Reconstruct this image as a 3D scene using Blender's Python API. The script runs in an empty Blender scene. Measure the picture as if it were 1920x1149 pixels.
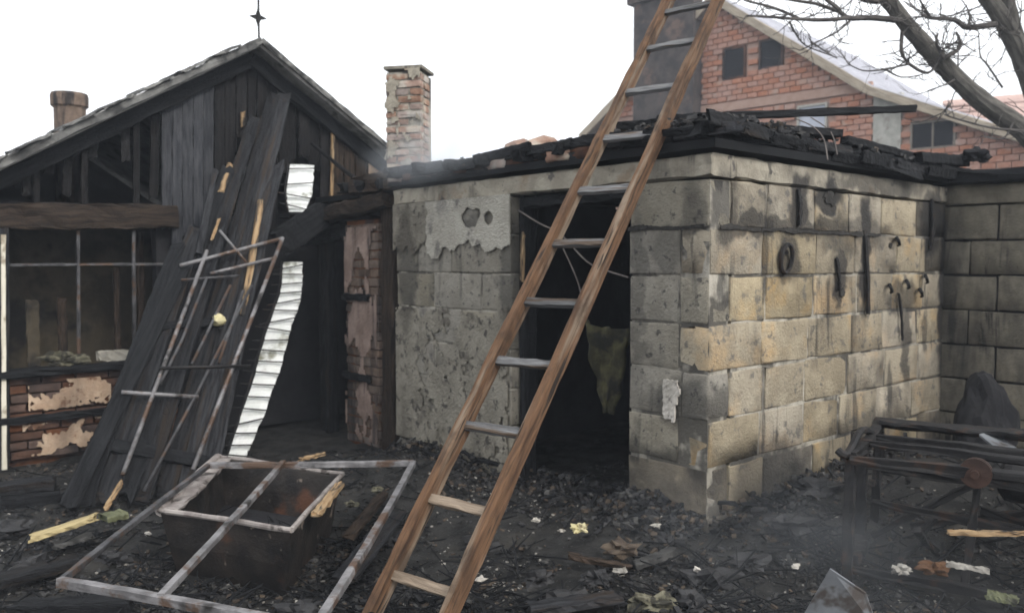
import bpy, bmesh, math, random
from mathutils import Vector as V, Matrix, noise as mnoise
R = math.radians
sc = bpy.context.scene
COL = sc.collection

# ------------------------------------------------------------------ camera
CAMZ, FPX, PITCH = 1.55, 1600.0, math.atan(77.5/1600.0)
cd = bpy.data.cameras.new('camera'); cam = bpy.data.objects.new('camera', cd); COL.objects.link(cam)
cam.location = (0, 0, CAMZ); cam.rotation_euler = (R(90)-PITCH, 0, 0)
cd.sensor_width = 36; cd.lens = 36*FPX/1920.0; cd.clip_start = .05; cd.clip_end = 2000
cd.dof.use_dof = True; cd.dof.focus_distance = 2.9; cd.dof.aperture_fstop = 3.6     # hand-held phone focused a little short
sc.camera = cam
# ------------------------------------------------------------------ sky + sun
SUN_EL, SUN_AZ = 36.0, 138.0            # azimuth clockwise from +Y
w = bpy.data.worlds.new('World'); sc.world = w; w.use_nodes = True
nt = w.node_tree; nt.nodes.clear()
sky = nt.nodes.new('ShaderNodeTexSky'); sky.sky_type = 'NISHITA'; sky.sun_disc = False
sky.sun_elevation = R(SUN_EL); sky.sun_rotation = R(SUN_AZ)
sky.air_density = 1.0; sky.dust_density = 6.0; sky.ozone_density = 1.0
hs = nt.nodes.new('ShaderNodeHueSaturation'); hs.inputs['Saturation'].default_value = .22
veil = nt.nodes.new('ShaderNodeMix'); veil.data_type = 'RGBA'; veil.inputs[0].default_value = .72; veil.inputs[7].default_value = (11.6, 11.8, 12.1, 1)   # even cloud layer
bg = nt.nodes.new('ShaderNodeBackground'); bg.inputs['Strength'].default_value = .15
wo = nt.nodes.new('ShaderNodeOutputWorld')
nt.links.new(sky.outputs[0], hs.inputs['Color']); nt.links.new(hs.outputs[0], veil.inputs[6]); nt.links.new(veil.outputs[2], bg.inputs['Color'])
nt.links.new(bg.outputs[0], wo.inputs['Surface'])
sd = bpy.data.lights.new('sun', 'SUN'); sd.energy = 1.5; sd.angle = R(14); sd.color = (1, .93, .84)
so = bpy.data.objects.new('sun', sd); COL.objects.link(so)
sdir = V((math.sin(R(SUN_AZ))*math.cos(R(SUN_EL)), math.cos(R(SUN_AZ))*math.cos(R(SUN_EL)), math.sin(R(SUN_EL))))
so.rotation_euler = sdir.to_track_quat('Z', 'Y').to_euler(); so.location = (6, -6, 9)
sc.view_settings.view_transform = 'Standard'; sc.view_settings.look = 'None'
sc.view_settings.exposure = .2; sc.view_settings.gamma = 1; sc.view_settings.use_curve_mapping = False

# ------------------------------------------------------------------ measuring helpers
CAMP = V((0, 0, CAMZ)); FW = V((0, math.cos(PITCH), -math.sin(PITCH))); UPV = V((0, math.sin(PITCH), math.cos(PITCH)))
def ray(px, py): return (FW + V((1, 0, 0))*((px-960)/FPX) + UPV*((574.5-py)/FPX))
def at(px, py, Y):
    d = ray(px, py); return CAMP + d*(Y/d.y)
def atz(px, py, z=0.0):
    d = ray(px, py); return CAMP + d*((z-CAMZ)/d.z)
def hit(px, py, p, n):
    d = ray(px, py); return CAMP + d*((p-CAMP).dot(n)/d.dot(n))
def proj(p):
    q = p-CAMP; z = q.dot(FW); return (960+FPX*q.x/z, 574.5-FPX*q.dot(UPV)/z)

# yard frame: C is the near corner of the block shed, UL runs along its front wall (left, away), UR along its side wall
UR = V((.751, .660, 0)).normalized(); UL = V((-UR.y, UR.x, 0)); Z = V((0, 0, 1))
C = V((1.087, 4.70, 0))
def P(a, b, z=0): return C + UL*a + UR*b + Z*z

# ------------------------------------------------------------------ mesh builder
class MB:
    def __init__(s): s.v = []; s.f = []; s.uv = []; s.mi = []
    def add(s, vs, fs, uvs=None, mi=0):
        o = len(s.v); s.v += [V(x) for x in vs]
        for k, f in enumerate(fs):
            s.f.append([i+o for i in f]); s.uv.append(uvs[k] if uvs else None); s.mi.append(mi)
        return s
    def hexa(s, p, mi=0):   # 8 points: bottom 4 ccw, top 4 ccw
        return s.add(p, [(3,2,1,0),(4,5,6,7),(0,1,5,4),(1,2,6,5),(2,3,7,6),(3,0,4,7)], mi=mi)
    def box(s, o, ax, ay, az, mi=0):   # corner + three edge vectors
        o, ax, ay, az = V(o), V(ax), V(ay), V(az)
        if ax.cross(ay).dot(az) < 0: ax, ay = ay, ax
        return s.hexa([o, o+ax, o+ax+ay, o+ay, o+az, o+ax+az, o+ax+ay+az, o+ay+az], mi)
    def prism(s, pts, ext, mi=0):      # planar polygon extruded by a vector
        pts = [V(p) for p in pts]; ext = V(ext); n = len(pts)
        nn = V((0,0,0))
        for i in range(n): nn += (pts[i]-pts[0]).cross(pts[(i+1) % n]-pts[0])
        if nn.dot(ext) < 0: pts = pts[::-1]
        fs = [tuple(range(n))[::-1], tuple(range(n, 2*n))] + [(i, (i+1) % n, n+(i+1) % n, n+i) for i in range(n)]
        return s.add(pts+[p+ext for p in pts], fs, mi=mi)
    def tube(s, pts, rad, n=8, cap=True, jit=0, seed=0, mi=0):
        pts = [V(p) for p in pts]; rnd = random.Random(seed)
        if not hasattr(rad, '__len__'): rad = [rad]*len(pts)
        vs = []; L = [0]
        for i in range(1, len(pts)): L.append(L[-1]+(pts[i]-pts[i-1]).length)
        px = None
        for i, p in enumerate(pts):
            t = (pts[min(i+1, len(pts)-1)]-pts[max(i-1, 0)]).normalized()
            if px is None:
                px = t.cross(Z) if abs(t.z) < .95 else t.cross(V((1,0,0)))
            px = (px - t*px.dot(t)).normalized(); py = t.cross(px)
            for k in range(n):
                a = 2*math.pi*k/n; rr = rad[i]*(1+rnd.uniform(-jit, jit))
                vs.append(p+px*math.cos(a)*rr+py*math.sin(a)*rr)
        fs = []; uvs = []; uo = rnd.uniform(0, 50)
        for i in range(len(pts)-1):
            for k in range(n):
                k2 = (k+1) % n; fs.append((i*n+k, i*n+k2, (i+1)*n+k2, (i+1)*n+k))
                va, vb = uo+k*.05, uo+(k+1)*.05
                uvs.append(((L[i]+uo, va), (L[i]+uo, vb), (L[i+1]+uo, vb), (L[i+1]+uo, va)))
        if cap:
            fs.append(tuple(range(n))[::-1]); fs.append(tuple((len(pts)-1)*n+k for k in range(n))); uvs += [None, None]
        return s.add(vs, fs, uvs, mi)
    def beam(s, p0, p1, wd, th, wdir, seed=0, amp=.004, nseg=8, ragged=0.0, taper=1.0, bend=0, mi=0):
        """rough rectangular timber: wd along wdir, th across"""
        rnd = random.Random(seed); p0, p1 = V(p0), V(p1); ax = p1-p0; L = ax.length; ax.normalize()
        wx = V(wdir); wx = (wx-ax*wx.dot(ax)).normalized(); tx = ax.cross(wx)
        prof = [(-.5,-.38),(-.42,-.5),(.0,-.5),(.42,-.5),(.5,-.38),(.5,.38),(.42,.5),(.0,.5),(-.42,.5),(-.5,.38)]
        n = len(prof); vs = []; uo = rnd.uniform(0, 60); vo = rnd.uniform(0, 60)
        e0 = [rnd.uniform(0, ragged) for _ in prof]; e1 = [rnd.uniform(0, ragged) for _ in prof]
        for i in range(nseg+1):
            t = i/nseg; k = 1+(taper-1)*t
            for j, (a, b) in enumerate(prof):
                q = p0+ax*(L*t)+wx*(a*wd*k)+tx*(b*th*k)+tx*(bend*math.sin(math.pi*t))
                q += wx*rnd.uniform(-amp, amp)+tx*rnd.uniform(-amp, amp)
                if i == 0: q += ax*e0[j]
                if i == nseg: q -= ax*e1[j]
                vs.append(q)
        fs = []; uvs = []; per = [0]
        for j in range(n):
            a, b = prof[j], prof[(j+1) % n]; per.append(per[-1]+math.hypot((a[0]-b[0])*wd, (a[1]-b[1])*th))
        for i in range(nseg):
            for j in range(n):
                j2 = (j+1) % n; fs.append((i*n+j, i*n+j2, (i+1)*n+j2, (i+1)*n+j))
                u0, u1 = uo+L*i/nseg, uo+L*(i+1)/nseg; a, b = vo+per[j], vo+per[j+1]
                uvs.append(((u0, a), (u0, b), (u1, b), (u1, a)))
        fs.append(tuple(range(n))[::-1]); fs.append(tuple(nseg*n+k for k in range(n))); uvs += [None, None]
        return s.add(vs, fs, uvs, mi)
    def mesh(s, name, mats, origin=V((0,0,0)), smooth=False):
        me = bpy.data.meshes.new(name); me.from_pydata([p-origin for p in s.v], [], s.f)
        ms = mats if isinstance(mats, (list, tuple)) else [mats]
        for m in ms: me.materials.append(m)
        if any(u for u in s.uv):
            ul = me.uv_layers.new(name='UVMap')
            for poly, u in zip(me.polygons, s.uv):
                for k, li in enumerate(poly.loop_indices):
                    if u: ul.data[li].uv = u[k]
                    else:
                        c = me.vertices[me.loops[li].vertex_index].co; ul.data[li].uv = (c.x+c.y*.37, c.z+c.y*.61)
        if len(ms) > 1: me.polygons.foreach_set('material_index', s.mi)
        if smooth: me.polygons.foreach_set('use_smooth', [True]*len(me.polygons))
        me.update(); return me
    def build(s, name, mats, parent=None, smooth=False, origin=None, autosm=None):
        if origin is None:
            lo = V((min(p.x for p in s.v), min(p.y for p in s.v), min(p.z for p in s.v)))
            hi = V((max(p.x for p in s.v), max(p.y for p in s.v), max(p.z for p in s.v)))
            origin = V(((lo.x+hi.x)/2, (lo.y+hi.y)/2, lo.z))
        me = s.mesh(name, mats, origin, smooth)
        o = bpy.data.objects.new(name, me); COL.objects.link(o); put(o, origin, parent); return o

WL = {}
def put(o, loc, parent=None):
    loc = V(loc); WL[o.name] = loc
    if parent is not None:
        o.parent = parent; o.location = loc-WL[parent.name]
    else: o.location = loc
def tag(o, label=None, cat=None, group=None, kind=None):
    if label: o['label'] = label
    if cat: o['category'] = cat
    if group: o['group'] = group
    if kind: o['kind'] = kind
    return o
def thing(name, label, cat, loc, group=None):
    o = bpy.data.objects.new(name, None); o.empty_display_size = .2; COL.objects.link(o); put(o, loc); return tag(o, label, cat, group)

def rough_box(name, l, d, h, mat_, seed=0, amp=.006, cuts=2, rnd_edge=.012, hole=0):
    """a stone-like box, origin at its centre"""
    bm = bmesh.new(); bmesh.ops.create_cube(bm, size=1)
    bmesh.ops.subdivide_edges(bm, edges=bm.edges[:], cuts=cuts, use_grid_fill=True)
    r = random.Random(seed)
    dims = (l, d, h)
    for v in bm.verts:
        c = v.co.copy(); e = sum(1 for x in c if abs(abs(x)-.5) < 1e-4); nf = V((0,0,0))
        q = V((0,0,0))
        for i in range(3):
            x = c[i]; D = dims[i]
            if abs(abs(x)-.5) < 1e-4: q[i] = math.copysign(D/2, x)
            elif cuts >= 3 and abs(abs(x)-.25) < 1e-4: q[i] = math.copysign(D/2-min(rnd_edge*2.2, D*.3), x)
            else: q[i] = x*D
        if e >= 2:
            k = rnd_edge*(1 if e == 2 else 1.35)*r.uniform(.4, 1.3)
            for i in range(3):
                if abs(abs(c[i])-.5) < 1e-4: q[i] -= math.copysign(k*.6, c[i])
        if e >= 2 and r.random() < .10:      # chipped arris
            q.x -= math.copysign(r.uniform(.003, .010), q.x); q.z -= math.copysign(r.uniform(.002, .008), q.z)
        v.co = q+V((r.uniform(-amp, amp), r.uniform(-amp, amp)*.3, r.uniform(-amp, amp)))
    me = bpy.data.meshes.new(name); bm.to_mesh(me); bm.free(); me.materials.append(mat_)
    if cuts > 1: me.polygons.foreach_set('use_smooth', [True]*len(me.polygons))
    return me
def inst(name, me, loc, rot, parent, scale=None):
    o = bpy.data.objects.new(name, me); COL.objects.link(o); put(o, loc, parent); o.rotation_euler = rot
    if scale: o.scale = scale
    return o

# ------------------------------------------------------------------ materials
def mk(name, c1, c2, scale=8, rough=.9, bump=.3, bscale=35, stretch=(1,1,1), coord='world', rand=0.0, huerand=0.0,
       c3=None, c3scale=3, c3lo=.56, c3hi=.66, soot=0, sootc=(.018,.018,.02), sootstretch=(1,1,.3), sootscale=2.2, sootlo=.45, soothi=.68,
       metallic=0, lo=.35, hi=.65, crackle=0, crackscale=30, spec=.3, bdist=.02, streak=0, stains=None, c4=None, c4scale=25, c4lo=.62, c4hi=.68):
    m = bpy.data.materials.new(name); m.use_nodes = True; nt = m.node_tree; N = nt.nodes; Lk = nt.links
    bs = N['Principled BSDF']; bs.inputs['Roughness'].default_value = rough; bs.inputs['Metallic'].default_value = metallic
    bs.inputs['Specular IOR Level'].default_value = spec
    geo = N.new('ShaderNodeNewGeometry'); tc = N.new('ShaderNodeTexCoord')
    src = {'world': geo.outputs['Position'], 'object': tc.outputs['Object'], 'uv': tc.outputs['UV']}[coord]
    oi = N.new('ShaderNodeObjectInfo')
    def vec(st, base=src, off=True):
        mp = N.new('ShaderNodeMapping'); mp.inputs['Scale'].default_value = st; Lk.new(base, mp.inputs['Vector'])
        if off and coord == 'object':
            mu = N.new('ShaderNodeMath'); mu.operation = 'MULTIPLY'; mu.inputs[1].default_value = 40; Lk.new(oi.outputs['Random'], mu.inputs[0])
            Lk.new(mu.outputs[0], mp.inputs['Location'])
        return mp.outputs[0]
    def noi(v, s, det=6, ro=.62, dist=0):
        n = N.new('ShaderNodeTexNoise'); n.inputs['Scale'].default_value = s; n.inputs['Detail'].default_value = det
        n.inputs['Roughness'].default_value = ro; n.inputs['Distortion'].default_value = dist; Lk.new(v, n.inputs['Vector']); return n.outputs[0]
    def ss(v, a, b):
        r = N.new('ShaderNodeMapRange'); r.interpolation_type = 'SMOOTHSTEP'; r.inputs[1].default_value = a; r.inputs[2].default_value = b
        Lk.new(v, r.inputs[0]); return r.outputs[0]
    def mix(f, a, b):
        x = N.new('ShaderNodeMix'); x.data_type = 'RGBA'
        if isinstance(f, (int, float)): x.inputs[0].default_value = f
        else: Lk.new(f, x.inputs[0])
        for i, c in ((6, a), (7, b)):
            if isinstance(c, tuple): x.inputs[i].default_value = (*c, 1)
            else: Lk.new(c, x.inputs[i])
        return x.outputs[2]
    v0 = vec(stretch)
    col = mix(ss(noi(v0, scale), lo, hi), c1, c2)
    if c3: col = mix(ss(noi(vec((1,1,1)) if coord != 'uv' else v0, c3scale, 4), c3lo, c3hi), col, c3)
    if c4: col = mix(ss(noi(vec((1,1,1)) if coord != 'uv' else v0, c4scale, 3), c4lo, c4hi), col, c4)
    if rand or huerand:
        h = N.new('ShaderNodeHueSaturation'); Lk.new(col, h.inputs['Color'])
        mr = N.new('ShaderNodeMapRange'); mr.inputs[3].default_value = 1-rand; mr.inputs[4].default_value = 1+rand; Lk.new(oi.outputs['Random'], mr.inputs[0]); Lk.new(mr.outputs[0], h.inputs['Value'])
        if huerand:
            wn = N.new('ShaderNodeTexWhiteNoise'); wn.noise_dimensions = '1D'; Lk.new(oi.outputs['Random'], wn.inputs['W'])
            m2 = N.new('ShaderNodeMapRange'); m2.inputs[3].default_value = 1-huerand*8; m2.inputs[4].default_value = 1+huerand*8; Lk.new(wn.outputs['Value'], m2.inputs[0]); Lk.new(m2.outputs[0], h.inputs['Saturation'])
        col = h.outputs[0]
    if soot:
        f = ss(noi(vec(sootstretch, geo.outputs['Position'], False), sootscale, 5, .6, .3), sootlo, soothi)
        mu = N.new('ShaderNodeMath'); mu.operation = 'MULTIPLY'; mu.inputs[1].default_value = soot; Lk.new(f, mu.inputs[0])
        col = mix(mu.outputs[0], col, sootc)
    if streak:   # thin runs of soot down the face
        f = ss(noi(vec((7, 7, .9), geo.outputs['Position'], False), 1.0, 5, .6, .5), .54, .64)
        f2 = ss(noi(vec((1, 1, .9), geo.outputs['Position'], False), 1.9, 3, .5), .48, .58)
        mu = N.new('ShaderNodeMath'); mu.operation = 'MULTIPLY'; Lk.new(f, mu.inputs[0]); Lk.new(f2, mu.inputs[1])
        mv = N.new('ShaderNodeMath'); mv.operation = 'MULTIPLY'; mv.inputs[1].default_value = streak; Lk.new(mu.outputs[0], mv.inputs[0])
        col = mix(mv.outputs[0], col, sootc)
    if stains:   # soot blown and washed on to the wall by the fire: (axis, along, z, half width, half height, strength)
        ax_, lst = stains
        sub = N.new('ShaderNodeVectorMath'); sub.operation = 'SUBTRACT'; sub.inputs[1].default_value = C; Lk.new(geo.outputs['Position'], sub.inputs[0])
        dt = N.new('ShaderNodeVectorMath'); dt.operation = 'DOT_PRODUCT'; dt.inputs[1].default_value = ax_; Lk.new(sub.outputs[0], dt.inputs[0])
        sx = N.new('ShaderNodeSeparateXYZ'); Lk.new(sub.outputs[0], sx.inputs[0])
        cb_ = N.new('ShaderNodeCombineXYZ'); Lk.new(dt.outputs['Value'], cb_.inputs[0]); Lk.new(sx.outputs[2], cb_.inputs[1])
        nz = N.new('ShaderNodeTexNoise'); nz.inputs['Scale'].default_value = 7; nz.inputs['Detail'].default_value = 5; Lk.new(geo.outputs['Position'], nz.inputs['Vector'])
        ad = N.new('ShaderNodeVectorMath'); ad.operation = 'MULTIPLY_ADD'; ad.inputs[1].default_value = (.20, .30, 0); Lk.new(nz.outputs['Color'], ad.inputs[0]); Lk.new(cb_.outputs[0], ad.inputs[2])
        acc = None
        for (u_, z_, wu, hz, st_) in lst:
            mp = N.new('ShaderNodeMapping'); mp.vector_type = 'TEXTURE'; mp.inputs['Location'].default_value = (u_+.10, z_+.15, 0); mp.inputs['Scale'].default_value = (wu*1.45, hz*1.3, 1); Lk.new(ad.outputs[0], mp.inputs['Vector'])
            gt = N.new('ShaderNodeTexGradient'); gt.gradient_type = 'SPHERICAL'; Lk.new(mp.outputs[0], gt.inputs[0])
            k_ = ss(gt.outputs['Fac'], .0, .42); mu = N.new('ShaderNodeMath'); mu.operation = 'MULTIPLY'; mu.inputs[1].default_value = st_; Lk.new(k_, mu.inputs[0])
            if acc is None: acc = mu.outputs[0]
            else:
                mx = N.new('ShaderNodeMath'); mx.operation = 'MAXIMUM'; Lk.new(acc, mx.inputs[0]); Lk.new(mu.outputs[0], mx.inputs[1]); acc = mx.outputs[0]
        col = mix(acc, col, sootc)
    Lk.new(col, bs.inputs['Base Color'])
    hgt = noi(vec(stretch), bscale, 8, .7)
    if crackle:
        vo = N.new('ShaderNodeTexVoronoi'); vo.feature = 'DISTANCE_TO_EDGE'; vo.inputs['Scale'].default_value = crackscale; Lk.new(vec((.35, 1, 1) if coord == 'uv' else (1,1,.4)), vo.inputs['Vector'])
        k = ss(vo.outputs['Distance'], 0, .12)
        ma = N.new('ShaderNodeMath'); ma.operation = 'MULTIPLY_ADD'; ma.inputs[1].default_value = crackle; Lk.new(k, ma.inputs[0]); Lk.new(hgt, ma.inputs[2]); hgt = ma.outputs[0]
    b = N.new('ShaderNodeBump'); b.inputs['Strength'].default_value = bump; b.inputs['Distance'].default_value = bdist; Lk.new(hgt, b.inputs['Height']); Lk.new(b.outputs[0], bs.inputs['Normal'])
    return m
def side_stain(px, py, wu, hz, st): h = hit(px, py, P(0,0), UL); return ((h-C).dot(UR), h.z, wu, hz, st)
def front_stain(px, py, wu, hz, st): h = hit(px, py, P(0,0), UR); return ((h-C).dot(UL), h.z, wu, hz, st)
SST = (UR, [side_stain(*t) for t in ((1497,380,.09,.20,.9),(1555,372,.16,.11,.95),(1622,480,.07,.42,.95),(1748,415,.16,.26,.9),(1772,560,.12,.75,.95),(1475,485,.11,.15,.75),(1575,520,.07,.22,.85),
   (1690,560,.22,.14,.7),(1700,640,.07,.3,.75),(1360,385,.12,.2,.75),(1480,425,.9,.06,.75),(1650,345,.6,.10,.65),(1440,900,.35,.25,.7),(1620,830,.5,.2,.55),(1600,440,.5,.12,.6))])
FST = (UL, [front_stain(*t) for t in ((1300,440,.09,.3,.55),(1250,470,.12,.12,.45),(1230,910,.4,.22,.75),(1195,560,.05,.5,.45),(900,430,.5,.10,.5),(765,500,.12,.5,.7),(850,900,.6,.2,.5),(960,520,.10,.5,.65),(1285,760,.2,.14,.6))])
CH = dict(coord='uv', stretch=(1.2, 14, 1), crackle=.45, crackscale=42, bump=.6, bscale=6, bdist=.008)
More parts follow.
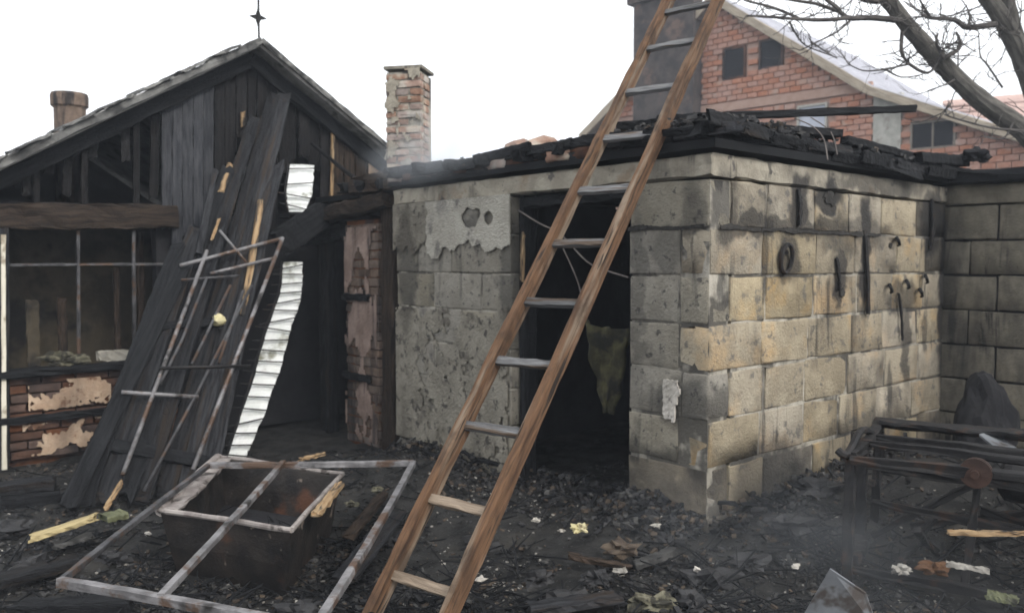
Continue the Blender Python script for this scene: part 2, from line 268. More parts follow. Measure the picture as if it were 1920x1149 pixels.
M = dict(
 char=mk('charcoal', (.006,.0065,.0075), (.016,.017,.019), 3, .85, spec=.15, **CH),
 char_grey=mk('charred_grey_board', (.009,.0095,.011), (.030,.031,.034), 3, .85, rand=.4, spec=.15, c3=(.028,.021,.016), c3scale=1.2, c3lo=.5, c3hi=.7, **CH),
 char_brown=mk('scorched_brown_board', (.015,.012,.010), (.050,.036,.027), 3, .85, rand=.3, spec=.15, **CH),
 panel_grey=mk('grey_scorched_panel', (.026,.028,.033), (.058,.060,.066), 3, .85, rand=.15, spec=.15, **CH),
 dark_wood=mk('dark_board', (.007,.007,.008), (.018,.017,.017), 3, .85, rand=.3, spec=.15, **CH),
 pale=mk('split_pale_wood', (.36,.26,.15), (.24,.15,.075), 3, .8, .5, 8, (1.5, 18, 1), 'uv', c3=(.025,.022,.02), c3scale=1.6, c3lo=.48, c3hi=.60),
 raw=mk('raw_split_wood', (.46,.38,.20), (.34,.27,.14), 3, .8, .5, 8, (1.5, 18, 1), 'uv', c3=(.06,.05,.035), c3scale=1.8, c3lo=.56, c3hi=.66),
 ladder=mk('weathered_ladder_rail', (.045,.024,.014), (.165,.09,.047), 2.2, .85, .7, 7, (1.1, 16, 1), 'uv', c3=(.22,.168,.122), c3scale=.7, c3lo=.51, c3hi=.64, lo=.3, hi=.62, c4=(.02,.014,.010), c4scale=2.2, c4lo=.54, c4hi=.66, soot=.7, sootc=(.035,.020,.012), sootscale=4.5, sootstretch=(1,1,.7), sootlo=.48, soothi=.66),
 rung=mk('grey_ladder_rung', (.07,.07,.072), (.16,.162,.165), 2.5, .8, .5, 7, (1.1, 14, 1), 'uv', rand=.3, c3=(.07,.05,.035), c3scale=1.6, c3lo=.5, c3hi=.62),
 rung_brown=mk('brown_ladder_rung', (.16,.12,.085), (.30,.24,.18), 2.5, .75, .5, 7, (1.1, 14, 1), 'uv'),
 block=mk('tuff_block', (.29,.25,.183), (.43,.375,.28), 4, .95, .8, 55, coord='object', rand=.14, huerand=.03, c3=(.47,.34,.195), c3scale=2.8, c3lo=.49, c3hi=.74, c4=(.18,.165,.14), c4scale=12, c4lo=.56, c4hi=.68, soot=.55, sootlo=.52, soothi=.72, sootscale=2.2, sootstretch=(1,1,.6), sootc=(.036,.035,.035), streak=.7, stains=SST, bdist=.03),
 block_grey=mk('grey_rendered_block', (.235,.217,.178), (.335,.312,.26), 5, .95, .8, 50, coord='object', rand=.10, huerand=.03, c3=(.19,.175,.148), c3scale=5, c3lo=.50, c3hi=.70, c4=(.10,.094,.084), c4scale=20, c4lo=.58, c4hi=.68, soot=.4, sootlo=.54, soothi=.74, sootscale=1.8, sootstretch=(1,1,.5), sootc=(.05,.048,.045), streak=.5, stains=FST, bdist=.03),
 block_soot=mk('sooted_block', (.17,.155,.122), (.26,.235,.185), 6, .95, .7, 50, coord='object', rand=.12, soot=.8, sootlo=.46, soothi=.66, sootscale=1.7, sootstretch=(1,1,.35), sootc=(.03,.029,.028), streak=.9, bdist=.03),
 spall=mk('soot_mark', (.022,.021,.02), (.042,.04,.037), 20, .95, .3, 40),
 block_dirty=mk('scorched_tuff_block', (.13,.115,.092), (.21,.185,.148), 5, .95, .8, 55, coord='object', rand=.15, huerand=.03, c3=(.075,.068,.058), c3scale=3, c3lo=.48, c3hi=.68, c4=(.25,.22,.17), c4scale=7, c4lo=.58, c4hi=.75, soot=.7, sootlo=.48, soothi=.68, sootscale=1.9, sootstretch=(1,1,.5), sootc=(.03,.029,.028), streak=.8, stains=SST, bdist=.03),
 mortar=mk('lime_mortar', (.32,.30,.25), (.46,.43,.37), 6, .95, .7, 50, c3=(.10,.093,.08), c3scale=2.6, c3lo=.47, c3hi=.56, soot=.6, streak=.7, stains=SST, sootc=(.036,.035,.035)),
 plaster=mk('grey_cement_render', (.30,.285,.245), (.38,.365,.32), 5, .9, .25, 30, c3=(.24,.23,.205), c3scale=3, c4=(.16,.152,.138), c4scale=6, c4lo=.60, c4hi=.72, soot=.35, sootlo=.52, soothi=.7),
 plaster_dark=mk('sooty_cement_render', (.225,.208,.170), (.325,.302,.250), 6, .9, .9, 40, c3=(.165,.15,.125), c3scale=5, c4=(.085,.078,.068), c4scale=14, c4lo=.55, c4hi=.66, soot=.55, sootlo=.50, soothi=.70, sootc=(.06,.052,.043), stains=FST, bdist=.04),
 ring=mk('concrete_ring_beam', (.26,.235,.19), (.38,.35,.285), 6, .9, .6, 45, c3=(.26,.21,.155), c3scale=3, soot=.6, sootlo=.52, soothi=.7, sootscale=2.5, c4=(.12,.11,.10), c4scale=9, streak=.8, stains=SST, sootc=(.036,.035,.035)),
 brick_old=mk('old_brick', (.25,.165,.13), (.36,.26,.21), 9, .95, .5, 45, coord='object', rand=.25, huerand=.05, c3=(.40,.36,.31), c3scale=4, c3lo=.48, c3hi=.62, soot=.35),
 brick_burnt=mk('burnt_brick', (.07,.038,.027), (.13,.072,.05), 9, .95, .5, 45, coord='object', rand=.3, huerand=.05, soot=.85, sootlo=.42, soothi=.62, sootscale=2.4, sootstretch=(1,1,.6)),
 brick_pillar=mk('scorched_brick', (.10,.075,.06), (.17,.13,.105), 8, .95, .6, 30, coord='object', rand=.15, huerand=.03, c3=(.20,.16,.135), c3scale=3.5, soot=.85, sootlo=.46, soothi=.64, sootscale=2.0, sootstretch=(3,3,.35), streak=.9),
 brick_red=mk('hollow_clay_brick', (.355,.175,.122), (.42,.23,.168), 12, .9, .3, 40, coord='object', rand=.06, huerand=.025, c3=(.40,.29,.235), c3scale=2.5, c3lo=.54, c3hi=.72),
 peel=mk('peeling_pink_plaster', (.46,.33,.23), (.60,.47,.35), 6, .9, .4, 30, c3=(.22,.12,.075), c3scale=7, c3lo=.54, c3hi=.62, soot=.5),
 pink=mk('sooty_pink_render', (.20,.145,.12), (.31,.235,.20), 6, .9, .4, 30, soot=.8, sootlo=.44, soothi=.62, sootscale=1.6, sootstretch=(3,3,.35), streak=.9),
 concrete=mk('pale_concrete', (.34,.335,.30), (.44,.43,.39), 5, .9, .3, 30, c3=(.28,.26,.23), c3scale=3),
 band=mk('cement_band', (.34,.22,.172), (.40,.275,.222), 5, .9, .3, 30),
 fascia=mk('fascia_board', (.27,.225,.17), (.40,.345,.27), 3, .8, .3, 6, (1.2, 12, 1), 'uv'),
 eave=mk('soffit_board', (.16,.14,.115), (.24,.21,.18), 3, .8, .3, 20),
 roof_pale=mk('pale_metal_roof', (.50,.50,.54), (.60,.60,.64), 4, .5, .1, 20, rand=.08, metallic=.15, spec=.5),
 roof_old=mk('grey_slate_sheet', (.20,.195,.18), (.34,.33,.31), 6, .85, .4, 30, c3=(.12,.12,.11), c3scale=3),
 roof_red=mk('red_roof_tile', (.36,.24,.21), (.44,.32,.28), 6, .85, .3, 30, rand=.15),
 verge=mk('weathered_verge', (.10,.10,.098), (.21,.21,.20), 4, .85, .4, 20, c3=(.035,.035,.035), c3scale=3.5, c3lo=.48, c3hi=.62),
 stack=mk('soot_dark_render', (.038,.033,.032), (.075,.062,.058), 3, .9, .5, 25, c3=(.14,.095,.078), c3scale=1.2, c3lo=.54, c3hi=.70),  # dark brown with random redder patches
 glass=mk('dark_opening', (.012,.012,.014), (.022,.022,.025), 2, .9, .02, 10, spec=.05),  # flat black painted in for the shade inside open windows
 glass_pale=mk('sky_lit_pane', (.35,.38,.45), (.42,.45,.52), 2, .12, .02, 10, spec=.6),
 steel=mk('grey_steel_tube', (.11,.107,.11), (.235,.23,.235), 9, .55, .35, 40, metallic=.25, c3=(.095,.06,.042), c3scale=6, c3lo=.50, c3hi=.60, c4=(.03,.028,.027), c4scale=5, c4lo=.56, c4hi=.66, spec=.4),
 steel_dark=mk('sooty_steel_tube', (.03,.03,.033), (.085,.085,.09), 9, .6, .3, 40, metallic=.2, c3=(.075,.045,.03), c3scale=7, c3lo=.5, c3hi=.62, spec=.4),
 black_iron=mk('burnt_iron', (.008,.008,.009), (.019,.018,.018), 9, .65, .3, 40, metallic=.1, c3=(.035,.02,.014), c3scale=9, spec=.3),
 rust=mk('rusted_trough_steel', (.010,.0095,.0095), (.030,.025,.022), 6, .6, .5, 30, metallic=.15, c3=(.10,.045,.026), c3scale=2.6, c3lo=.56, c3hi=.70, c4=(.20,.165,.135), c4scale=9, c4lo=.66, c4hi=.72),
 rim=mk('scraped_rim', (.20,.175,.165), (.36,.33,.31), 9, .55, .3, 40, metallic=.3, c3=(.06,.05,.045), c3scale=6),  # pale tone puts the light on the flange into the colour
 galv=mk('white_sheet_metal', (.80,.82,.82), (.70,.73,.71), 5, .45, .2, 12, c3=(.20,.20,.15), c3scale=3.2, c3lo=.56, c3hi=.68, spec=.5),  # white base stands in for reflected sky; darker patches are random
 galv_grey=mk('grey_sheet_metal', (.14,.15,.165), (.22,.235,.255), 3, .45, .15, 15, metallic=.3, spec=.5, c3=(.07,.06,.055), c3scale=4),
 ash=mk('ash_ground', (.008,.0083,.0082), (.029,.0285,.0275), 6, .85, .9, 40, c3=(.06,.055,.047), c3scale=1.0, c3lo=.52, c3hi=.70, c4=(.085,.082,.076), c4scale=42, c4lo=.64, c4hi=.74, spec=.3),
 chip_black=mk('charcoal_chip', (.008,.008,.009), (.024,.024,.026), 12, .6, .4, 40, spec=.45),
 chip_grey=mk('ash_chip', (.028,.028,.028), (.07,.069,.066), 12, .85, .4, 40),
 chip_brown=mk('burnt_clay_chip', (.05,.038,.03), (.09,.07,.052), 12, .9, .4, 40),
 chip_pale=mk('pale_rubble_chip', (.20,.19,.17), (.34,.325,.295), 12, .9, .4, 40),
 bark=mk('grey_bark', (.055,.052,.047), (.115,.108,.097), 4, .9, .6, 8, (1.5, 6, 1), 'uv'),
 twig=mk('dark_twig', (.05,.046,.045), (.10,.092,.086), 6, .9, .3, 20),
 insul=mk('scorched_insulation', (.025,.024,.012), (.062,.057,.026), 9, .95, .9, 14, c3=(.012,.012,.009), c3scale=5, c3lo=.45, c3hi=.6),
 cloth=mk('pale_debris', (.115,.11,.075), (.20,.187,.135), 14, .9, .9, 35, c3=(.04,.038,.03), c3scale=11, c3lo=.46, c3hi=.58),
 yellow=mk('yellow_foam', (.46,.41,.22), (.56,.51,.32), 12, .9, .4, 30, c3=(.12,.09,.05), c3scale=9),
 white=mk('white_shard', (.36,.34,.30), (.50,.47,.43), 10, .8, .3, 30, c3=(.12,.11,.10), c3scale=14),
 green=mk('greenish_sheet', (.085,.092,.05), (.145,.152,.085), 5, .7, .3, 20, c3=(.03,.03,.022), c3scale=6),
 cable=mk('grey_cable', (.11,.095,.09), (.17,.15,.14), 9, .7, .1, 20),
 cream=mk('cream_paint', (.60,.57,.47), (.70,.67,.57), 4, .8, .3, 20, c3=(.33,.29,.22), c3scale=6),
 inner=mk('smoked_inner_wall', (.055,.046,.032), (.11,.09,.06), 3, .95, .4, 20, c3=(.018,.017,.016), c3scale=1.5, c3lo=.45, c3hi=.62),
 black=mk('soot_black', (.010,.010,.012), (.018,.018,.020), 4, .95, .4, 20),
 drum=mk('blackened_steel_drum', (.013,.014,.016), (.028,.028,.03), 5, .6, .4, 25, metallic=.2),
 blade=mk('scorched_pulley', (.03,.018,.014), (.06,.033,.025), 10, .6, .3, 30, metallic=.2),
 orange=mk('rusty_scrap', (.085,.042,.02), (.14,.07,.033), 8, .8, .3, 30, c3=(.03,.025,.02), c3scale=7),
)

# ------------------------------------------------------------------ ground
def hgt(x, y):
    v = V((x, y, 0)); n = mnoise.noise(v*1.1)*.05+mnoise.noise(v*3.3+V((7,3,1)))*.025+mnoise.noise(v*9+V((1,9,4)))*.02+mnoise.noise(v*21+V((4,2,4)))*.008
    k = 1 if abs(x) < 8 and 1 < y < 14 else .3
    def g(p, s, a): return a*math.exp(-((x-p.x)**2+(y-p.y)**2)/(2*s*s))
    h = n*k
    h += g(P(1.1, -.1), .45, .10)+g(P(.3, -.05), .28, .10)+g(P(-.03, .3), .25, .09)+g(P(-.03, 1.0), .3, .10)+g(P(-.03, 1.8), .3, .10)+g(P(2.4, -.02), .5, .05)+g(P(-.3, .5), .3, .05)+g(V((1.0, 3.6, 0)), .25, .06)+g(V((.35, 3.9, 0)), .3, .07)+g(V((.1, 3.3, 0)), .2, .05)+g(V((-2.2, 4.6, 0)), .3, .06)+g(P(-.4, 1.2), .4, .06)+g(P(-.5, 2.2), .6, .22)+g(P(2.3, -.4), .5, .05)+g(P(-.9, 2.0), .5, .12)
    h += g(V((-2.6, 5.6, 0)), .6, .07)+g(V((-1.1, 6.2, 0)), .6, .06)
    return h - .035
def axis(lo, hi, step, far):
    a = []; x = lo
    while x <= hi: a.append(x); x += step
    s = step; x = hi
    while x < far: s *= 1.5; x += s; a.append(x)
    s = step; x = lo
    while x > -far: s *= 1.5; x -= s; a.insert(0, x)
    return a
xs = axis(-4.6, 5.2, .05, 150); ys = axis(2.4, 8.6, .05, 150)
gm = MB(); nx = len(xs)
gm.v = [V((x, y, hgt(x, y))) for y in ys for x in xs]
gm.f = [(j*nx+i, j*nx+i+1, (j+1)*nx+i+1, (j+1)*nx+i) for j in range(len(ys)-1) for i in range(nx-1)]
gm.uv = [None]*len(gm.f); gm.mi = [0]*len(gm.f)
g = gm.build('ground', M['ash'], smooth=True, origin=V((0,0,0))); tag(g, kind='structure')

# ------------------------------------------------------------------ block shed
RFRONT = math.atan2(-UL.y, -UL.x); RSIDE = math.atan2(UR.y, UR.x)
shed = thing('block_shed', 'burnt stone block shed with open doorway and charred flat roof', 'shed', P(1.5, 1.5, 0))
JZ = [2.03-.27*k for k in range(9)]       # bed joints
TH = .2; DL, DR = 1.65, .58; LW = 3.08; LS = 3.1
core = MB()
i_ = .007
core.box(P(0+i_, i_, -.2), UL*(DR-.02-i_), UR*(TH-.02), Z*2.22)
core.box(P(DL+.02, i_, -.2), UL*(LW-DL-.04), UR*(TH-.02), Z*2.22)
fw = core.build('front_wall', M['mortar'], shed)
core = MB(); core.box(P(i_, TH+.02, -.2), UL*(TH-.02), UR*(LS-TH-.04), Z*2.22)
sw = core.build('side_wall', M['mortar'], shed)
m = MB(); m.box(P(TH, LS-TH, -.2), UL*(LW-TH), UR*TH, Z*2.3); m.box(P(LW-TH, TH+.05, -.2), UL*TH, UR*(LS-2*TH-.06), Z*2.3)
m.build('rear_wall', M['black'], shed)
rb = random.Random(11)
def row(parent, origin, xdir, rot, x0, x1, z0, z1, mean, mat_, th=TH, joint=.014, first=None, var=.18, amp=.008, name='block', cuts=3, edge=.0045, skip=None, proud=.004):
    x = x0; k = 0; n = 0
    inward = V((-xdir.y, xdir.x, 0))
    while x < x1-.02:
        l = (first if (k == 0 and first) else mean*rb.uniform(1-var, 1+var))
        if x1-(x+l) < mean*.45: l = x1-x
        h = z1-z0
        if not (skip and skip(x, x+l, z0, z1)):
            mt_ = mat_(x, z0) if callable(mat_) else mat_
            me = rough_box(name, l-joint*rb.uniform(.6, 1.4), th, h-joint*rb.uniform(.6, 1.4), mt_, rb.random(), amp, cuts, edge)
            off = rb.uniform(-proud, proud)
            o = inst(name, me, origin+xdir*(x+l/2)+inward*(th/2+off)+Z*((z0+z1)/2), (rb.uniform(-.008,.008), rb.uniform(-.008,.008), rot+rb.uniform(-.012,.012)), parent)
            n += 1
        x += l; k += 1
    return n
for k in range(8):
    z1, z0 = JZ[k], JZ[k+1]; even = k % 2
    # side wall, x from the corner
    sm_ = lambda x, z: M['block_dirty'] if (z < .3 and rb.random() < .7) or (x > 2.5 and rb.random() < .45) else M['block']
    pm_ = lambda x, z: M['block_dirty'] if (z < .3 and rb.random() < .8) else M['block_grey']
    row(sw, P(0, 0), UR, RSIDE, .0 if even else TH, LS, z0, z1, .54, sm_, first=(.52 if even else .36), th=TH)
    # pier between door and corner: local x from P(DR) to corner
    row(fw, P(DR, 0), -UL, RFRONT, 0, DR-(TH if even else 0), z0, z1, .40 if not even else .5, pm_, amp=.005)
    # long front panel
    row(fw, P(LW, 0), -UL, RFRONT, 0, LW-DL, z0-.0, z1, .5, M['block_grey'], first=.3 if even else .52, amp=.005, proud=.006)
# ring beam
m = MB(); m.beam(P(LW+.02, .105, 2.10), P(-.012, .105, 2.10), .13, .235, Z, 3, .006, 26); m.build('front_ring_beam', M['ring'], shed)
m = MB(); m.beam(P(.10, .222, 2.10), P(.10, LS+.03, 2.10), .13, .22, Z, 5, .006, 26); m.build('side_ring_beam', M['ring'], shed)
# door jambs soot-black and inner reveal
m = MB(); m.beam(P(DL-.03, .13, -.1), P(DL-.03, .13, 2.03), .13, .05, UR, 7, .006, 14); m.build('door_jamb', M['char'], shed)
m = MB(); m.beam(P(DR+.03, .13, -.1), P(DR+.03, .13, 2.03), .13, .05, UR, 8, .006, 14); m.build('door_jamb', M['char'], shed)
m = MB(); m.beam(P(DL-.06, .12, 1.985), P(DR+.06, .12, 1.985), .07, .14, Z, 9, .01, 14); m.build('door_head', M['char'], shed)
# rendered patch on the front panel
def slab(mask, o, ax, az, out, nxs, nzs, L, H, t, jit, seed):
    """a broken slab of render: grid cells where mask(u,v) holds"""
    r = random.Random(seed); m = MB(); pt = {}
    cells = {(i, j) for i in range(nxs) for j in range(nzs) if mask((i+.5)/nxs*L, (j+.5)/nzs*H)}
    def vid(i, j, s):
        if (i, j, s) not in pt:
            rr = random.Random(i*7919+j*104729+seed); e = jit
            q = o+ax*(i/nxs*L+rr.uniform(-e, e))+az*(j/nzs*H+rr.uniform(-e, e))+out*(t*(1+rr.uniform(-.25, .25)) if s else 0)
            pt[(i, j, s)] = len(m.v); m.v.append(q)
        return pt[(i, j, s)]
    def face(ids): m.f.append(ids); m.uv.append(None); m.mi.append(0)
    for (i, j) in cells:
        face([vid(i, j, 1), vid(i+1, j, 1), vid(i+1, j+1, 1), vid(i, j+1, 1)])
        for di, dj, a, b in ((-1,0,(i,j+1),(i,j)), (1,0,(i+1,j),(i+1,j+1)), (0,-1,(i,j),(i+1,j)), (0,1,(i+1,j+1),(i,j+1))):
            if (i+di, j+dj) not in cells: face([vid(*a, 0), vid(*b, 0), vid(*b, 1), vid(*a, 1)])
    return m
FN = -UR
def fwp(px, py): # local (x from left end, z) on the front plane
    h = hit(px, py, P(0, 0), UR); return ((h-P(LW, 0)).dot(-UL), h.z)
def edge_noise(u, seed, a=.05, f=5): return mnoise.noise(V((u*f, seed, 0)))*a+mnoise.noise(V((u*f*3.1, seed+5, 0)))*a*.5
x0, _ = fwp(795, 420); x1, _ = fwp(955, 420)
def mlight(u, v):
    z = 1.60+v; x = x0+u
    if z < 1.67+edge_noise(x, 1, .12, 2.6)+edge_noise(x, 8, .025, 13): return False
    if x < x0+.06+edge_noise(z, 3, .07, 5): return False
    if (x-(x0+.62))**2/.011+(z-1.90)**2/.006 < 1+mnoise.noise(V((x*12, z*12, 0)))*.6: return False
    if (x-(x0+.82))**2/.0028+(z-1.885)**2/.0024 < 1: return False
    return True
s = slab(mlight, P(LW, 0, 1.60)-UL*x0+FN*.016, -UL, Z, FN, 150, 60, x1-x0+.03, .44, .012, .0015, 3)
s.build('render_patch', M['plaster'], shed)
def mdark(u, v):
    z = 1.60+v; x = u-.02
    return z > 1.68+edge_noise(x, 9, .12, 3)+edge_noise(x, 18, .03, 12) and x < x0+.10+edge_noise(z, 3, .07, 5)
slab(mdark, P(LW+.02, 0, 1.60)+FN*.013, -UL, Z, FN, 80, 56, x0+.2, .44, .010, .002, 4).build('render_patch', M['plaster_dark'], shed)
def mlow(u, v): return mnoise.noise(V((u*2.2, v*2.2, 3)))+.55*mnoise.noise(V((u*7, v*7, 8)))+.3*mnoise.noise(V((u*19, v*19, 3))) > -.22 and v < 1.05+edge_noise(u, 4, .1, 4)
slab(mlow, P(LW, 0, .15)+FN*.010, -UL, Z, FN, 90, 86, LW-DL-.03, 1.35, .005, .003, 5).build('render_patch', M['plaster_dark'], shed)
# small white render scar near the pier
def scar(u, v): return .04 < u < .13+edge_noise(v, 2, .05, 7) and v > .03+edge_noise(u, 5, .05, 9)
q = hit(1238, 795, P(0,0), UR)
slab(scar, q+FN*.014, -UL, Z, FN, 14, 18, .17, .27, .012, .004, 6).build('render_patch', M['white'], shed)
# holes burnt in the side wall face: dark sockets with rims
def socket(px, py, w_, h_, sd_):
    q = hit(px, py, P(0,0), UL); L_, H_ = w_*3, h_*3
    def msk(u, v):
        x, y = (u-L_/2)/w_, (v-H_/2)/h_
        return x*x+y*y < 1+.9*mnoise.noise(V((u*30, v*30, sd_*3.3)))+.5*mnoise.noise(V((u*70, v*70, sd_)))
    slab(msk, q-UR*L_/2-Z*H_/2-UL*.006, UR, Z, -UL, 40, 40, L_, H_, .003, .001, sd_).build('soot_spall', M['spall'], shed)
for a in ((1555,372,.075,.05,1),(1578,548,.03,.03,4),(1668,460,.02,.02,10)): socket(*a)
def wp(px, py, out=.02): return hit(px, py, P(0, 0)-UL*out, UL)
m = MB(); q = wp(1475, 485, .025); m.tube([q+UR*(math.cos(t)*.062)+Z*(math.sin(t)*.085)-UL*(.01*math.sin(t)) for t in [i*math.pi/12 for i in range(25)]], .014, 7, cap=False, jit=.1); m.build('wall_ring', M['black_iron'], shed)
m = MB(); m.tube([wp(1475, 470, -.05), wp(1475, 474, .03)], .012, 7); m.build('ring_bolt', M['black_iron'], shed)
for i, (x0, y0, x1, y1, r_) in enumerate(((1497,352,1499,425,.016),(1621,432,1628,592,.016),(1568,482,1574,546,.014),(1685,548,1692,640,.008),(1748,372,1746,470,.020))):
    m = MB(); m.beam(wp(x0, y0, .012), wp(x1, y1, .018), r_*2, .016, UR, 210+i, .003, 12, .02, bend=.008); m.build('hanging_iron', M['black_iron'], shed)
for i, (x, y) in enumerate(((1668, 540), (1700, 532), (1725, 548), (1735, 522), (1682, 452))):
    m = MB(); m.tube([wp(x, y-6, -.03), wp(x, y-6, .035), wp(x+3, y, .05), wp(x+5, y+7, .045), wp(x+1, y+9, .03)], [.013, .013, .012, .011, .008], 6, jit=.1, seed=i); m.build('wall_hook', M['black_iron'], shed)
def jm(u, v): return abs(v-.03-.012*mnoise.noise(V((u*4, 1, 0)))) < .010+.012*mnoise.noise(V((u*6, 5, 0)))
slab(jm, P(0, .08, 1.73)-UL*.009, UR, Z, -UL, 130, 16, 1.9, .06, .006, .002, 31).build('open_joint', M['spall'], shed)
slab(jm, P(.58, 0, 1.735)+FN*.009, -UL, Z, FN, 50, 16, .55, .06, .006, .002, 32).build('open_joint', M['spall'], shed)
# roof: deck, rafters, burnt fascia
m = MB(); m.box(P(-.06, -.05, 2.185), UL*(LW+.1), UR*(LS+.1), Z*.05); deck = m.build('roof_deck', M['char'], shed)
for i in range(9):
    a = .0+i*.37; m = MB(); L = rb.uniform(.10, .26); m.beam(P(a, -.05-L*.5, 2.285+rb.uniform(-.01,.01)), P(a+rb.uniform(-.05,.05), 3.1, 2.285), .08, .07, Z, i+40, .006, 10, .04); m.build('rafter', M['char'], shed)
for i in range(13):
    a0 = LW+.1-i*.25+rb.uniform(-.1,.1); L = rb.uniform(.35, .85); zz = 2.235+rb.uniform(0, .09); m = MB()
    m.beam(P(a0, -.07+rb.uniform(-.03,.04), zz), P(a0-L, -.06+rb.uniform(-.03,.04), zz+rb.uniform(-.03,.035)), rb.uniform(.03,.075), .018, Z+UR*rb.uniform(-.5,.5), i+60, .003, 22, .10); m.build('fascia_board', M['char' if i % 4 else 'char_grey'], shed)
for i in range(15):
    b0 = -.14+i*.22+rb.uniform(-.1,.1); L = rb.uniform(.35, .8); zz = 2.24+rb.uniform(-.01, .10)*(1-.02*i); m = MB()
    m.beam(P(-.09+rb.uniform(-.03,.04), b0, zz), P(-.08+rb.uniform(-.03,.04), b0+L, zz+rb.uniform(-.05,.03)), rb.uniform(.04,.09), .018, Z+UL*rb.uniform(-.5,.5), i+90, .003, 22, .10); m.build('fascia_board', M['char' if i % 5 else 'char_grey'], shed)
for i in range(5):
    b0 = -.05+i*.62; m = MB(); m.beam(P(.10+rb.uniform(-.1,.1), b0, 2.355+rb.uniform(-.02,.03)), P(.16+rb.uniform(-.1,.1), b0+.8, 2.36-.014*i+rb.uniform(-.03,.03)), .06, .05, Z, i+80, .008, 14, .1); m.build('roof_batten', M['char'], shed)
# bricks of the low parapet along the front edge
for i in range(11):
    if i in (3, 8): continue
    me = rough_box('brick', rb.uniform(.16,.23), .11, rb.uniform(.06,.085), M['brick_burnt'] if i % 3 else M['brick_old'], i, .006, 2, .01)
    inst('parapet_brick', me, P(LW-.05-i*.21, -.005+rb.uniform(-.015,.015), 2.21+.04), (0, 0, RFRONT+rb.uniform(-.1,.1)), shed)

# ------------------------------------------------------------------ right rear wall
rw = thing('block_wall', 'soot-stained block wall in the shadow beyond the shed at right edge', 'wall', P(-.8, LS+.2, 0))
m = MB(); m.box(P(.15, LS+.03, -.2), -UL*2.7, UR*.16, Z*2.2); cw = m.build('wall_core', M['black'], rw)
for k in range(8):
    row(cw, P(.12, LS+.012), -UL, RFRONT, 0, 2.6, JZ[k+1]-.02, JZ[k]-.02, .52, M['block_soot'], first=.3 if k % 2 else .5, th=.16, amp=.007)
m = MB(); m.beam(P(.15, LS+.09, 2.09), P(-2.6, LS+.09, 2.09), .15, .2, Z, 5, .008, 16); m.build('wall_cap', M['block_soot'], rw)
m = MB(); m.beam(P(.1, LS+.05, 2.22), P(-2.6, LS+.03, 2.21), .10, .3, Z, 15, .015, 16, .05); m.build('charred_wall_plate', M['char'], rw)

# ------------------------------------------------------------------ left wooden house with gable
GA = 4.87
GO = P(GA, -.35); GN = -UL
def gp(px, py, out=0): return hit(px, py, GO+GN*out, UL)
def G(s_, z, out=0): return GO+UR*s_+Z*z+GN*out
def gs(p): return (p-GO).dot(UR)
house = thing('wooden_house', 'burnt-out wooden house with dark open gable and finial at its ridge', 'house', P(8, -.35, 0))
OV = .28
ap = gp(490, 72, OV); lf = gp(0, 303, OV); rt = gp(740, 282, OV)
sA = gs(ap); zA = ap.z
kl = (zA-lf.z)/(sA-gs(lf)); kr = (zA-rt.z)/(gs(rt)-sA)
SL, SR = sA-3.1, sA+2.9
zl, zr = zA-kl*3.1, zA-kr*2.9
DEP = 7.5
roof = MB()
roof.prism([G(SL, zl, OV-.03), G(sA, zA, OV-.03), G(sA, zA-.07, OV-.03), G(SL, zl-.07, OV-.03)], UL*DEP)
ro = roof.build('roof', M['roof_old'], house)
roof = MB(); roof.prism([G(SR, zr, OV-.03), G(sA+.002, zA, OV-.03), G(sA+.002, zA-.07, OV-.03), G(SR, zr-.07, OV-.03)], UL*DEP)
roof.build('roof', M['roof_old'], house)
for (s0, z0_, s1, z1_, sd_) in ((SL, zl, sA, zA, 1), (SR, zr, sA, zA, 2)):
    m = MB(); m.beam(G(s0, z0_-.02, OV), G(s1, z1_-.02, OV), .06 if sd_ == 1 else .045, .03, Z, sd_, .006, 30); m.build('verge_board', M['verge'], house)
    m = MB(); m.beam(G(s0, z0_-.15, .06), G(s1, z1_-.15, .06), .13, .07, Z, sd_+5, .01, 22); m.build('rafter', M['char'], house)
# roof cover sheets: edges of slate rows seen on the verge
for i in range(9):
    t0 = .06+i*.1; s0 = sA+(SL-sA)*t0; z0_ = zA+(zl-zA)*t0; s1 = sA+(SL-sA)*(t0+.085); z1_ = zA+(zl-zA)*(t0+.085)
    m = MB(); m.beam(G(s0, z0_+.025, OV-.2), G(s1, z1_+.035, OV-.2), .5, .018, UL, i+20, .01, 6, .03); m.build('roof_sheet', M['verge'], house)
# finial cross on the ridge
q = G(sA, zA, OV-.05); m = MB(); m.tube([q-Z*.02, q+Z*.40], .010, 8); fin = m.build('finial', M['black_iron'], ro)
zc = 1.55+(.0); top = gp(487, 33, OV-.05)
m = MB(); c_ = V((q.x, q.y, top.z)); e = .085
m.prism([c_+UR*(math.cos(t)*r_)+Z*(math.sin(t)*r_) for t, r_ in [(i*math.pi/4, e if i % 2 == 0 else e*.35) for i in range(8)]], UL*.02); m.build('finial_star', M['black_iron'], ro)
# round chimney on the far part of the roof
chs = []
ctr = at(132, 250, 9.4); topz = at(132, 176, 9.4).z
m = MB(); r0 = 27/1600*9.4
m.tube([V((ctr.x, ctr.y, 1.9)), V((ctr.x, ctr.y, topz-.16)), V((ctr.x, ctr.y, topz-.14)), V((ctr.x, ctr.y, topz-.03)), V((ctr.x, ctr.y, topz))], [r0, r0, r0*1.18, r0*1.2, r0*1.12], 18, jit=.015)
m.build('chimney', M['brick_pillar'], ro)
